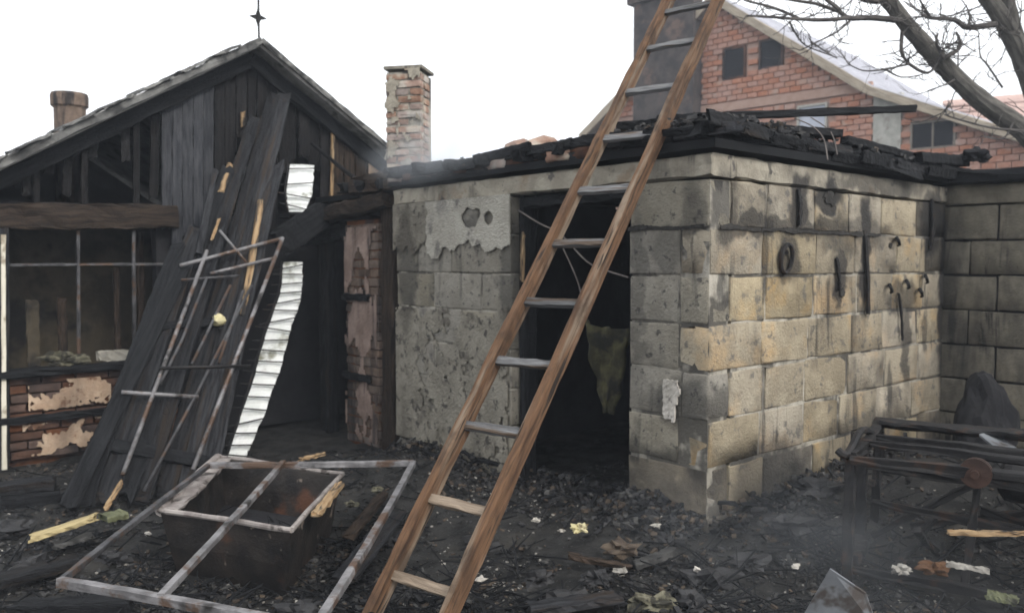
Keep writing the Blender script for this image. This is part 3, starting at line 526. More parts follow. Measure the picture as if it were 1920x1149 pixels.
# attic floor, side walls, back
m = MB(); m.box(G(SL+.25, 2.02, -.12), UR*(SR-SL-.4), UL*(DEP-.8), Z*.05); m.build('attic_floor', M['black'], house)
m = MB(); m.box(G(SL+.2, 0, -.02), UR*.15, UL*(DEP-.5), Z*(zl-.12)); m.build('side_wall', M['inner'], house)
m = MB(); m.box(G(SR-.35, 0, -.02), UR*.15, UL*(DEP-.5), Z*(zr-.12)); m.build('side_wall', M['inner'], house)
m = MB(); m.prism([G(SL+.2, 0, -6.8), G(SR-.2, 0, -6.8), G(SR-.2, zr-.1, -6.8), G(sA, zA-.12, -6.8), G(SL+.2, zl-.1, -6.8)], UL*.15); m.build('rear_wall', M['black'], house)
m = MB(); m.box(G(SL+.3, 0, -1.3), UR*2.7, UL*.12, Z*2.0); m.build('porch_rear_wall', M['inner'], house)
m = MB(); m.box(G(gs(gp(300, 600)), 0, -.06), UR*(SR-.4-gs(gp(300, 600))), UL*.12, Z*2.0); m.build('front_wall', M['black'], house)
# gable boards still in place
def gboard(px0, px1, py0, py1, mat_, sd_, out=.03, skew=0, rag=.06, par=house, name='gable_board'):
    a, b = gp((px0+px1)/2, py0, out), gp((px0+px1)/2+skew, py1, out); wd = abs(gs(gp(px1, (py0+py1)/2, out))-gs(gp(px0, (py0+py1)/2, out)))
    m = MB(); m.beam(b, a, wd, .022, UR, sd_, .004, 10, rag); return m.build(name, mat_, par)
k = 0
for (x0_, x1_, y0, y1) in ((303,322,190,432),(323,341,182,470),(342,361,172,445),(362,380,165,430),(381,400,155,440)):
    gboard(x0_, x1_, y0, y1, M['panel_grey'], 100+k); k += 1
for (x0_, x1_, y0, y1) in ((402,420,150,330),(421,440,142,400),(442,462,132,260),(464,480,120,420),(482,500,112,300),(503,520,128,440),(522,540,135,330),(560,580,170,300),(600,619,200,395),
                          (62,74,290,398),(152,164,252,400),(250,262,212,398)):
    gboard(x0_, x1_, y0, y1, M['dark_wood'], 120+k, .0); k += 1
for i in range(10):
    x0_ = 402+i*22; yt = (72+(x0_-485)*.83 if x0_ > 480 else 303-(x0_+9)*.468)+26
    gboard(x0_, x0_+20, yt, yt+rb.uniform(40, 190), M['dark_wood'], 930+i, -.03, 0, .12)
for (x0_, y0, y1) in ((20,318,352),(42,306,372),(84,288,330),(120,274,372),(168,248,300),(226,222,310),(284,196,380)):
    gboard(x0_, x0_+17, y0, y1, M['dark_wood'], 960+x0_, -.03, rb.uniform(-5, 5), .12)
for (x0_, x1_, y0, y1) in ((624,643,225,372),(645,664,240,372),(666,686,250,372),(688,708,268,372),(710,730,284,372)):
    gboard(x0_, x1_, y0, y1, M['char_brown'], 150+k, .02); k += 1
gboard(692, 728, 292, 352, M['peel'], 181, .05, 0, .05, name='plaster_remnant')
gboard(622, 628, 222, 380, M['pale'], 182, .06, -4, name='split_lath')
gboard(452, 459, 208, 240, M['pale'], 183, .05, 0, .03, name='split_lath')
gboard(452, 460, 275, 305, M['pale'], 184, .05, 0, .03, name='split_lath')
m = MB(); m.tube([gp(583, 268, .12), gp(640, 315, .16), gp(702, 362, .2)], [.016, .02, .024], 7, jit=.1); m.build('loose_rafter', M['char'], house)
# porch beam, sill wall, rails, window bars
m = MB(); m.beam(G(SL+.22, gp(0, 413, .02).z, .02), gp(330, 407, .02), .20, .12, Z, 31, .014, 20); m.build('porch_beam', M['char_brown'], house)
m = MB(); m.beam(gp(-2, 424, .03), gp(-2, 880, .03), .13, .10, UR, 32, .006, 12); m.build('corner_post', M['char_grey'], house)
m = MB(); m.beam(gp(6, 440, .09), gp(8, 880, .09), .032, .02, UR, 33, .003, 10); m.build('post_trim', M['cream'], house)
pw = MB(); s0 = SL+.3; s1 = gs(gp(330, 700)); pw.box(G(s0, -.1, -.02), UR*(s1-s0), UL*.12, Z*.76); pw = pw.build('sill_wall', M['brick_burnt'], house)
zb = .0; kk = 0
while zb < .62:
    row(pw, G(s0, 0, .05), UR, RSIDE, 0, s1-s0, zb, zb+.075, .25, M['brick_burnt'], first=.13 if kk % 2 else .25, th=.11, joint=.010, var=.04, amp=.003, name='brick', cuts=1, edge=.006, proud=.004)
    zb += .075; kk += 1
def peelm(u, v): return mnoise.noise(V((u*3.4+3, v*4.4, 2)))+.5*mnoise.noise(V((u*11, v*11, 8)))+.4*mnoise.noise(V((u*30, v*30, 8))) > -.06 and v > .03+edge_noise(u, 3, .03, 9)
slab(peelm, G(gs(gp(50, 740)), .36, .052), UR, Z, GN, 120, 50, .62, .26, .010, .0015, 11).build('peeling_plaster', M['peel'], house)
def peelm2(u, v): return mnoise.noise(V((u*4.4+9, v*5.4, 5)))+.5*mnoise.noise(V((u*13, v*13, 8)))+.4*mnoise.noise(V((u*30, v*30, 2))) > .08
slab(peelm2, G(gs(gp(40, 830)), .02, .052), UR, Z, GN, 120, 50, .62, .26, .010, .0015, 12).build('peeling_plaster', M['peel'], house)
m = MB(); m.beam(G(s0, .685, .05), G(s1, .70, .05), .06, .16, Z, 34, .01, 18); m.build('sill_rail', M['char'], house)
m = MB(); m.beam(G(s0, .325, .085), G(s1, .33, .085), .055, .05, Z, 35, .008, 18); m.build('wall_rail', M['char'], house)
wf = MB(); wf.beam(gp(-40, 497, 0), gp(330, 495, 0), .022, .02, Z, 36, .003, 10); wf = wf.build('window_frame', M['steel_dark'], house)
for px in (146, 250):
    m = MB(); m.beam(gp(px, 432, 0), gp(px+2, 694, 0), .026, .02, UR, px, .003, 10); m.build('mullion', M['steel_dark'], wf)
for (px, y0, y1, wd, mt) in ((60, 560, 690, .1, 'inner'), (115, 555, 680, .07, 'char_brown'), (218, 500, 690, .05, 'char_brown'), (262, 430, 690, .06, 'char_brown'), (293, 440, 570, .014, 'pale')):
    m = MB(); m.beam(gp(px, y0, -.5), gp(px+4, y1, -.45), wd, .03, UR, px, .006, 10, .03); m.build('porch_stud', M[mt], house)
# rubbish lying on the sill behind the bars
def lump(name, ctr, rx, ry, rz, mat_, seed, parent=None, n=2, amp=.35):
    bm = bmesh.new(); bmesh.ops.create_icosphere(bm, subdivisions=n, radius=1)
    for v in bm.verts:
        k = 1+amp*(mnoise.noise(v.co*1.7+V((seed*3.1, seed, 0)))+.5*mnoise.noise(v.co*4+V((seed, 0, seed))))
        v.co = V((v.co.x*rx*k, v.co.y*ry*k, max(v.co.z, -.75)*rz*k))
    me = bpy.data.meshes.new(name); bm.to_mesh(me); bm.free(); me.materials.append(mat_)
    o = bpy.data.objects.new(name, me); COL.objects.link(o); put(o, ctr, parent); return o
tag(lump('plaster_lump', gp(118, 675, -.04), .15, .05, .055, M['cloth'], 3, n=4, amp=1.0), 'pale crumbled rubble lump on the charred porch sill', 'rubble')
m = MB(); m.beam(gp(180, 668, -.08), gp(262, 664, -.08), .09, .03, Z, 44, .008, 8, .03)
tag(m.build('sill_board', M['plaster']), 'grey flat board lying on the porch sill behind the bars', 'board')
# passage between house and shed: scorched brick pillar, timber post, beam, roof, added light-blocking back wall
pil = thing('brick_pillar', 'scorched brown brick pillar left of the shed front', 'pillar', P(3.6, .1, 0))
a0 = 3.36; a1 = 3.90
m = MB(); m.box(P(a0+.012, .012, -.1), UL*(a1-a0-.024), UR*.3, Z*2.04); pc = m.build('pillar_core', M['brick_burnt'], pil)
zb = -.02; kk = 0
while zb < 1.9:
    row(pc, P(a1, 0), -UL, RFRONT, 0, a1-a0, zb, zb+.077, .27, M['brick_pillar'], first=.135 if kk % 2 else .27, th=.13, joint=.006, var=.03, amp=.004, name='brick', cuts=1, edge=.005, proud=.005)
    zb += .077; kk += 1
def ppl(u, v): return mnoise.noise(V((u*5, v*2.4, 7)))+.4*mnoise.noise(V((u*14, v*9, 2))) > -.12+(.16 if v < 1.2 else 0)
slab(ppl, P(a1, 0, .02)+FN*.006, -UL, Z, FN, 26, 96, a1-a0-.02, 1.86, .008, .003, 23).build('pink_render', M['pink'], pil)
for z_ in (1.27, .57):
    m = MB(); m.beam(P(a1+.03, -.02, z_), P(a0+.1, -.025, z_), .06, .03, Z, int(z_*100), .008, 8, .03); m.build('strap', M['char'], pil)
m = MB(); m.beam(P(3.23, .07, -.1), P(3.235, .07, 2.12), .17, .15, UL, 51, .014, 18)
tag(m.build('timber_post', M['char_brown']), 'charred timber post between brick pillar and shed wall', 'post')
m = MB(); m.beam(P(3.12, -.01, 2.09), P(4.72, -.05, 1.96), .13, .16, Z, 52, .012, 18, .05)
tag(m.build('lintel_beam', M['char_brown']), 'scorched lintel beam spanning from the shed to the wooden house', 'beam')
m = MB(); m.beam(P(3.95, .05, 1.86), P(4.8, .02, 1.80), .15, .08, Z, 53, .012, 12, .05)
tag(m.build('lower_beam', M['char']), 'black charred beam tucked under the scorched lintel', 'beam')
m = MB(); m.beam(P(4.43, .12, -.1), P(4.43, .12, 1.84), .15, .13, UL, 54, .012, 16)
tag(m.build('passage_post', M['char_grey']), 'grey charred post beside the dark passage opening', 'post')
ps = thing('passage_roof', 'charred lean-to roof over the passage behind the pillar', 'roof', P(4, 1.5, 0))
m = MB(); m.box(P(3.12, .2, 2.16), UL*1.7, UR*2.7, Z*.05); m.build('roof_deck', M['char'], ps)
m = MB(); m.box(P(3.12, 2.6, -.1), UL*1.7, UR*.12, Z*2.25); m.build('rear_wall', M['black'], ps)  # unseen wall added so no light shows through the passage
for i in range(4):
    m = MB(); m.beam(P(3.05+i*.33, .0, 2.24), P(3.1+i*.36, 2.6, 2.28), .09, .08, Z, 300+i, .014, 10, .06); m.build('rafter', M['char'], ps)
m = MB(); m.beam(P(3.02, .06, 2.27), P(3.95, .10, 2.25), .16, .06, Z, 310, .016, 10, .06); m.build('fascia_board', M['char_brown'], ps)

# ------------------------------------------------------------------ free-standing brick chimney
cx = at(768, 290, 8.75); ct = at(768, 137, 8.75).z
chim = thing('brick_chimney', 'tall square brick chimney with flaking plaster between the two roofs', 'chimney', V((cx.x, cx.y, 0)))
HWc = .19
ang = R(-12); cxd = V((math.cos(ang), math.sin(ang), 0)); cyd = V((-cxd.y, cxd.x, 0))
cb = V((cx.x, cx.y, 0))
m = MB(); m.box(cb-cxd*(HWc-.014)-cyd*(HWc-.014), cxd*(HWc-.014)*2, cyd*(HWc-.014)*2, Z*(ct-.03)); cc = m.build('flue', M['mortar'], chim)
zb = 1.75; kk = 0
while zb+.078 < ct+.01:
    for (o_, d_, rt_) in ((cb-cxd*HWc-cyd*HWc, cxd, ang), (cb+cxd*HWc-cyd*HWc, cyd, ang+math.pi/2), (cb-cxd*HWc+cyd*HWc, -cyd, ang-math.pi/2)):
        fr = d_ == cxd
        def nib(xa, xb, za, zb_): return fr and (ct-.60 < za < ct-.50) and xb > HWc*2-.05
        row(cc, o_, d_, rt_, .0 if fr else .1, HWc*2-(0 if fr else .1), zb, zb+.074, .24 if fr else .2, M['brick_old'], first=(.12 if kk % 2 else .25) if fr else None, th=.1, joint=.011, var=.06, amp=.005, name='brick', cuts=1, edge=.006, proud=.006, skip=nib)
    zb += .074; kk += 1
m = MB(); m.prism([cb+cxd*x_+cyd*y_+Z*ct for x_, y_ in ((-.2,-.2),(.2,-.2),(.2,.2),(-.2,.2))], Z*.03); m.build('cap', M['plaster_dark'], chim)
def cpl(u, v): return mnoise.noise(V((u*7, v*6, 4)))+.4*mnoise.noise(V((u*19, v*19, 2))) > .22
slab(cpl, cb-cxd*HWc-cyd*(HWc+.008)+Z*(ct-.95), cxd, Z, -cyd, 24, 50, .37, .95, .010, .005, 21).build('flaking_plaster', M['ring'], chim)

# ------------------------------------------------------------------ red brick house behind
BR = V((.722, -.692, 0)).normalized(); BQ = V((-BR.y, BR.x, 0))
B0 = at(1640, 165, 20.0); BN = BQ
def bp(px, py, out=0): return hit(px, py, B0-BQ*out, BN)
bh = thing('brick_house', 'unfinished red brick house with pale metal roof behind the shed', 'house', V((B0.x, B0.y, 0)))
apx = bp(1348, -6); low = bp(1925, 252)
s_ap = (apx-B0).dot(BR); s_lo = (low-B0).dot(BR)
k1 = (apx.z-B0.z)/-s_ap; k2 = (B0.z-low.z)/s_lo
def BW(s_, z, out=0): return V((B0.x, B0.y, 0))+BR*s_+Z*z-BQ*out
s_R = s_lo+2.2; z_R = low.z-k2*2.2; s_L = s_ap*2; 
m = MB(); m.prism([BW(s_L, 0), BW(s_R, 0), BW(s_R, z_R-.1), BW(0, B0.z-.1), BW(s_ap, apx.z-.1), BW(s_L, B0.z-.1)], BQ*.25); bw = m.build('wall', M['band'], bh)
wins = [((1360,96),(1396,142)), ((1428,80),(1466,122)), ((1500,203),(1548,242)), ((1712,234),(1788,272))]
wrect = []
for (a, b) in wins:
    p, q = bp(*a), bp(*b); mx = bp((a[0]+b[0])/2, (a[1]+b[1])/2)
    sc_, zc_ = (mx-B0).dot(BR), mx.z; hw = abs((q-B0).dot(BR)-(p-B0).dot(BR))/2; hh = abs(p.z-q.z)/2
    wrect.append((sc_-hw, sc_+hw, zc_-hh, zc_+hh))
cs0 = (bp(1640, 220)-B0).dot(BR); cs1 = (bp(1692, 220)-B0).dot(BR)
bs0 = bp(1330, 204); bs1 = bp(1560, 176); zband = (bs0.z+bs1.z)/2
bb = random.Random(5); nb = 0
CHh, CL = .14, .29
z_ = 3.3; kk = 0; rest = []
redmeshes = [rough_box('brick', CL-.012, .08, CHh-.012, M['brick_red'], 700+i, .004, 1, .006) for i in range(6)]
rbrick = math.atan2(BR.y, BR.x)
while z_ < apx.z:
    s_ = s_L+.2+(0 if kk % 2 else CL/2)
    while s_ < s_lo+.4:
        sc2, zc2 = s_+CL/2, z_+CHh/2
        ztop = (B0.z-k2*sc2) if sc2 > 0 else ((B0.z-k1*sc2) if sc2 > s_ap else apx.z-(s_ap-sc2)*k1)
        px, py = proj(BW(sc2, zc2, .05))
        ok = zc2+CHh/2 < ztop-.12 and not (cs0-.02 < sc2 < cs1+.02) and 1160 < px < 1945 and py < 322-(.0 if px > 1500 else 90) and not any(a-.12 < sc2 < b+.12 and c-.08 < zc2 < d+.08 for a, b, c, d in wrect)
        if 1215 < px < 1312: ok = False
        if abs(zc2-zband) < .13 and px < 1600: ok = False
        if ok and nb >= 300: rest.append((sc2, zc2))
        if ok and nb < 300:
            o = inst('brick', bb.choice(redmeshes), BW(sc2, zc2, .035+bb.uniform(-.008,.008)), (0, 0, rbrick+bb.uniform(-.01,.01)), bw); nb += 1
        s_ += CL
    z_ += CHh; kk += 1
if rest:
    m = MB()
    for sc2, zc2 in rest: m.box(BW(sc2-CL/2+.006, zc2-CHh/2+.006, .073+bb.uniform(-.006,.006)), BR*(CL-.012), BQ*.07, Z*(CHh-.012))
    m.build('brick_mass', M['brick_red'], bw)['kind'] = 'stuff'
print('red bricks', nb, len(rest))
m = MB(); m.box(BW(cs0, 0, .09), BR*(cs1-cs0), BQ*.2, Z*(B0.z-.2)); m.build('concrete_column', M['concrete'], bh)
m = MB(); m.box(BW((bs0-B0).dot(BR)-1.5, zband-.11, .085), BR*(cs0-(bs0-B0).dot(BR)+1.45), BQ*.1, Z*.22); m.build('cement_band', M['band'], bh)
for i, (a, b, c, d) in enumerate(wrect):
    wm = MB(); t = .05
    for (u0, u1, v0, v1) in ((a-t, a, c-t, d+t), (b, b+t, c-t, d+t), (a, b, d, d+t), (a, b, c-t, c)):
        wm.box(BW(u0, v0, .07), BR*(u1-u0), BQ*.075, Z*(v1-v0))
    wo_ = wm.build('window', M['brick_burnt'] if i < 2 else M['eave'] if i == 3 else M['concrete'], bh)
    wm = MB(); wm.box(BW(a, c, .015), BR*(b-a), BQ*.01, Z*(d-c)); wm.build('pane', M['glass_pale'] if i == 2 else M['glass'], wo_)
    if i == 3:
        wm = MB(); wm.box(BW((a+b)/2-.02, c, .05), BR*.04, BQ*.03, Z*(d-c)); wm.build('mullion', M['eave'], wo_)
# roof slopes with ribs
def slope(sa, za, sb, zb_, dep, mat_, name='roof', front=.35):
    A = BW(sa, za, front); Bp = BW(sb, zb_, front); d = Bp-A; nrm = d.cross(BQ).normalized()
    if nrm.z < 0: nrm = -nrm
    mm = MB(); mm.box(A, d, BQ*dep, -nrm*.06); o = mm.build(name, mat_, bh)
    n = int(dep/.33)
    for i in range(n):
        mm = MB(); mm.box(A+BQ*(.12+i*.33)+nrm*.0, d, BQ*.05, nrm*.035); mm.build('roof_rib', mat_, o)
    return o
slope(s_ap, apx.z, 0, B0.z, 9, M['roof_pale']); slope(.01, B0.z-.005, s_R+.3, z_R-k2*.3, 9, M['roof_pale'])
slope(s_ap-.01, apx.z-.005, s_L-.3, B0.z-.2, 9, M['roof_pale'])
for (sa, za, sb, zb_) in ((s_ap, apx.z, 0, B0.z), (0, B0.z, s_R+.3, z_R-k2*.3), (s_ap, apx.z, s_L-.3, B0.z-.2)):
    m = MB(); m.beam(BW(sa, za-.11, .36), BW(sb, zb_-.11, .36), .20, .05, Z, 3, .006, 10); m.build('fascia_board', M['fascia'], bh)
    m = MB(); A = BW(sa, za-.22, .33); Bq = BW(sb, zb_-.22, .33); m.box(A, Bq-A, BQ*.32, Z*.04); m.build('soffit', M['eave'], bh)
# broad dark masonry stack at its left
st = [(bp(1207, 120)-B0).dot(BR), (bp(1318, 120)-B0).dot(BR)]
ztp = bp(1260, 4).z
m = MB(); m.box(BW(st[0], 0, .5), BR*(st[1]-st[0]), BQ*.45, Z*ztp); stk = m.build('masonry_stack', M['stack'], bh)
m = MB(); m.box(BW(st[0]-.15, ztp, .62), BR*(st[1]-st[0]+.3), BQ*.7, Z*.45); m.build('stack_cap', M['stack'], stk)
# far red-roofed house
fh = thing('far_house', 'far house roof with dull red tiles seen behind the tree limb', 'house', V((21, 34, 0)))
m = MB(); m.box(V((18.6, 34, 0)), V((9, 2, 0)), V((-1, 5, 0)), Z*6.3); m.build('wall', M['band'], fh)
m = MB(); A = at(1835, 186, 34); m.prism([V((A.x-1.2, 33.4, 6.2)), V((A.x+10, 35.8, 6.2)), V((A.x+9.5, 38.4, A.z+1.4)), V((A.x-.2, 36.4, A.z+.3))], V((0, .1, .12))); fr_ = m.build('roof', M['roof_red'], fh)
for i in range(7):
    t = i/7; p0 = V((A.x-1.2, 33.4, 6.2)).lerp(V((A.x-.2, 36.4, A.z+.3)), t); p1 = V((A.x+10, 35.8, 6.2)).lerp(V((A.x+9.5, 38.4, A.z+1.4)), t)
    m = MB(); m.beam(p0+Z*.14, p1+Z*.14, .32, .06, V((-.2, 1, .6)), i, .01, 10); m.build('tile_row', M['roof_red'], fr_)

# ------------------------------------------------------------------ bare tree
TY = 8.6
tb = at(2030, 700, TY); tree = thing('bare_tree', 'leafless grey tree with forking limbs above the right wall', 'tree', V((tb.x, tb.y, 0)))
def tp(l, dy=0): return [at(x, y, TY+dy+.0) for x, y in l]
def chain(pts, n=4):  # smooth a polyline (catmull-rom)
    out = []
    for i in range(len(pts)-1):
        p0 = pts[max(i-1, 0)]; p1 = pts[i]; p2 = pts[i+1]; p3 = pts[min(i+2, len(pts)-1)]
        for k in range(n):
            t = k/n; out.append(.5*((2*p1)+(p2-p0)*t+(2*p0-5*p1+4*p2-p3)*t*t+(3*p1-p0-3*p2+p3)*t**3))
    return out+[pts[-1]]
def lerpr(r0, r1, n): return [r0+(r1-r0)*i/(n-1) for i in range(n)]
trunkp = chain([V((tb.x, tb.y, -.2)), V((tb.x-.03, tb.y, 1.0)), at(2010, 390, TY), at(1990, 318, TY)])
m = MB(); m.tube(trunkp, lerpr(.25, .2, len(trunkp)), 14, jit=.05); m.build('trunk', M['bark'], tree)
l1 = chain(tp([(1992,330),(1920,246),(1848,196),(1792,146),(1745,98),(1702,48),(1664,0),(1630,-45),(1590,-120)]))
m = MB(); m.tube(l1, lerpr(.108, .06, len(l1)), 12, jit=.06, seed=1); m.build('limb', M['bark'], tree)
l2 = chain(tp([(1996,345),(1965,240),(1930,140),(1900,72),(1868,20),(1835,-25),(1800,-90)], .25))
m = MB(); m.tube(l2, lerpr(.128, .066, len(l2)), 12, jit=.06, seed=2); m.build('limb', M['bark'], tree)
l3 = chain(tp([(1915,100),(1898,45),(1890,0),(1880,-60)], .25))
m = MB(); m.tube(l3, lerpr(.085, .055, len(l3)), 10, jit=.06, seed=3); m.build('limb', M['bark'], tree)
brs = [
 ([(1690,40),(1640,34),(1590,34),(1568,14),(1545,-5),(1520,-40)], .032, -.1),
 ([(1596,34),(1540,38),(1490,36),(1440,32),(1400,30)], .022, -.2),
 ([(1578,24),(1530,8),(1470,-2),(1430,-15)], .02, .1),
 ([(1500,36),(1450,15),(1400,2),(1375,-10)], .016, .1),
 ([(1660,0),(1630,2),(1600,-8)], .04, 0),
 ([(1692,60),(1690,95),(1705,120),(1740,137),(1762,112),(1770,92)], .02, -.1),
 ([(1766,110),(1795,95),(1800,78),(1792,60)], .024, -.15),
 ([(1768,108),(1756,82),(1758,62)], .018, -.2),
 ([(1868,46),(1815,52),(1790,38),(1745,34),(1728,28)], .034, .2),
 ([(1815,50),(1818,30),(1812,12)], .014, .1),
 ([(1745,34),(1730,10),(1722,-5)], .016, .1),
 ([(1880,165),(1850,120),(1838,105),(1835,60)], .012, .1),
 ([(1600,33),(1570,60),(1530,80),(1500,95)], .012, -.1),
 ([(1520,78),(1545,95),(1570,110)], .010, -.1),
 ([(1706,120),(1660,130),(1620,133),(1590,120)], .012, -.2),
 ([(1660,130),(1690,145),(1730,140)], .010, -.3),
 ([(1790,150),(1770,160),(1740,170)], .010, -.3),
 ([(1480,40),(1490,60),(1510,85),(1560,105)], .012, -.1),
 ([(1920,246),(1860,240),(1800,225),(1770,215)], .014, -.4),
 ([(1900,230),(1880,260),(1840,255)], .010, -.4),
]
tr = random.Random(9); twigs = MB(); allp = []
for i, (l, r0, dy) in enumerate(brs):
    pts = chain(tp(l, dy)); m = MB(); m.tube(pts, lerpr(r0, r0*.45, len(pts)), 7, jit=.12, seed=i); m.build('branch', M['twig'], tree)
    allp.append((pts, r0))
def twig(p, d, L, r, dep):
    n = 4; pts = [p]
    for k in range(n):
        d = (d+V((tr.uniform(-.35,.35), tr.uniform(-.3,.3), tr.uniform(-.3,.38)))).normalized(); pts.append(pts[-1]+d*L/n)
    twigs.tube(pts, lerpr(r, r*.45, n+1), 4, cap=False)
    if dep: 
        for k in range(tr.choice((1, 2, 3))):
            twig(pts[tr.randint(1, n)], (d+V((tr.uniform(-1,1), tr.uniform(-.7,.7), tr.uniform(-.6,1)))).normalized(), L*tr.uniform(.45,.75), r*.65, dep-1)
for pts, r0 in allp:
    for k in range(max(3, int(len(pts)*.75))):
        p = tr.choice(pts); twig(p, V((tr.uniform(-1,1), tr.uniform(-.8,.8), tr.uniform(-.7,1))).normalized(), tr.uniform(.12,.36), min(.007, r0*.4), 1)
for pts in (l1, l2, l3):
    for k in range(12):
        twig(tr.choice(pts), V((tr.uniform(-1,.6), tr.uniform(-.8,.8), tr.uniform(-.6,1))).normalized(), tr.uniform(.2,.5), .010, 2)
to = twigs.build('twigs', M['twig'], tree); to['kind'] = 'stuff'

# ------------------------------------------------------------------ ladder
lad = thing('wooden_ladder', 'long wooden ladder with brown rails leaning against the shed roof', 'ladder', V((-.35, 3.3, 0)))
WDV = V((-.79, .61, 0)).normalized()
RB = atz(795, 1249, -.02); RC = P(.43, -.10, 2.33)
cdn = (RC-RB)
rr_b = V((-.335, 3.30, -.02))
def solve_rail():
    # keep the foot, aim the rail through the photographed line at the roof edge
    return rr_b, at(1228, 270, 4.84)
r0, r1 = solve_rail(); d = (r1-r0); top = r0+d*1.72
WID = .385
nrm = d.cross(WDV).normalized()
m = MB(); m.beam(r0, top, .085, .045, nrm, 401, .004, 34); m.build('rail', M['ladder'], lad)
m = MB(); m.beam(r0+WDV*WID, top+WDV*WID, .085, .045, nrm, 402, .004, 34); m.build('rail', M['ladder'], lad)
for i, py in enumerate((1115, 962, 815, 686, 570, 455, 352, 250, 160, 75, 5, -60)):
    # height along the right rail where the photo shows this rung
    lo_, hi_ = 0.0, 1.72
    for _ in range(40):
        mid = (lo_+hi_)/2
        if proj(r0+d*mid)[1] > py: lo_ = mid
        else: hi_ = mid
    c = r0+d*lo_
    if lo_ > 1.70: continue
    m = MB(); m.beam(c-WDV*.0+nrm*.0, c+WDV*WID, .045, .028, d, 420+i, .003, 6)
    m.build('rung', M['rung_brown'] if i < 2 else M['rung'], lad)

# ------------------------------------------------------------------ charred planks leaning on the house
foot_y = 5.45
tops = [(352,452,.02),(372,420,.0),(405,312,.0),(476,210,0),(512,172,0),(545,158,0),(500,300,0)]
names = [
 'short charred plank at the left edge of the leaning board panel', 'charred plank second from the left in the leaning board panel',
 'charred plank with a pale broken tip in the leaning board panel', 'tall grey charred plank left of the two tallest leaning boards',
 'tall grey charred plank with pointed top leaning on the gable', 'tallest charred plank leaning on the wooden gable', 'charred plank at the right edge of the leaning board panel']
pan = []
for i, ((tx, ty, _), nm) in enumerate(zip(tops, names)):
    fx = 150+i*39; f_ = atz(fx, 965-i*6, .0)
    # the plank leans in one common plane
    t_full = gp(440+i*19, 170, .06)
    lo_, hi_ = .1, 1.0
    for _k in range(30):
        mid = (lo_+hi_)/2
        if proj(f_.lerp(t_full, mid))[1] > ty: lo_ = mid
        else: hi_ = mid
    e_ = f_.lerp(t_full, lo_)
    lift_ = V((0, -1, .4))*(.012*((i*5) % 4)); m = MB(); m.beam(f_+lift_, e_+lift_, .125+.02*((i*3) % 4)/2, .024, V((1, .1+.25*((i % 3)-1), 0)), 500+i, .006, 22, .16, bend=.03*((i % 3)-1), taper=.86)
    o = m.build('leaning_plank', M['char_grey'] if i not in (0, 2) else M['char'])
    tag(o, nm, 'plank', 'charred planks leaning on the house')
    pan.append((f_, e_))
    if i == 2:
        m = MB(); ax = (e_-f_).normalized(); m.beam(e_-ax*.34+V((0,-.02,.01)), e_+ax*.03+V((0,-.02,.01)), .05, .02, V((1,.1,0)), 540, .004, 8, .06); m.build('broken_tip', M['pale'], o)
def on_panel(px, py, lift=.05):
    """point of the leaning panel's plane, lifted towards the viewer"""
    a, b = pan[0]; c_, d_ = pan[5]
    n = (b-a).cross(c_-a).normalized()
    if n.y > 0: n = -n
    return hit(px, py, a+n*lift, n), n
def strip(px0, py0, px1, py1, wd, th, mat_, name, label, cat, lift=.06, seed=0, rag=.05, group=None, parent=None):
    a, n = on_panel(px0, py0, lift); b, _ = on_panel(px1, py1, lift)
    m = MB(); m.beam(a, b, wd, th, n.cross(b-a), seed, .004, 12, rag); o = m.build(name, mat_, parent)
    return tag(o, label, cat, group) if label else o
strip(490, 372, 455, 595, .05, .03, M['pale'], 'split_batten', 'split batten with pale raw wood behind the leaning steel frame', 'batten', .05, 601)
strip(404, 316, 372, 478, .05, .03, M['char_grey'], 'charred_batten', 'narrow charred batten above the left corner of the leaning frame', 'batten', .07, 602)
strip(412, 408, 396, 452, .02, .02, M['pale'], 'wood_splinter', 'thin pale splinter above the leaning steel frame', 'splinter', .08, 603)
strip(345, 500, 125, 955, .11, .05, M['char'], 'charred_beam', 'long charred beam along the left edge of the leaning boards', 'beam', .05, 604)
strip(190, 830, 395, 868, .09, .03, M['char'], 'panel_crossbar', 'black charred crossbar across the foot of the leaning boards', 'crossbar', .035, 605)
strip(290, 612, 420, 602, .07, .03, M['char'], 'upper_crossbar', 'black charred crossbar across the middle of the leaning boards', 'crossbar', .035, 606)
strip(230, 900, 195, 958, .03, .02, M['pale'], 'pale_splinter', 'thin pale splinter at the foot of the leaning boards', 'splinter', .05, 607)
m = MB(); m.beam(at(612, 398, 7.75), at(516, 462, 7.40), .24, .06, Z, 611, .008, 12, .08); tag(m.build('charred_board', M['char']), 'black charred board end crossing in front of the white metal sheet', 'board')
# yellow ball-like foam blob caught on the boards
q, n_ = on_panel(410, 601, .09)
tag(lump('foam_lump', q, .055, .05, .05, M['yellow'], 4, n=2), 'round yellowish lump stuck on the leaning charred boards', 'lump')
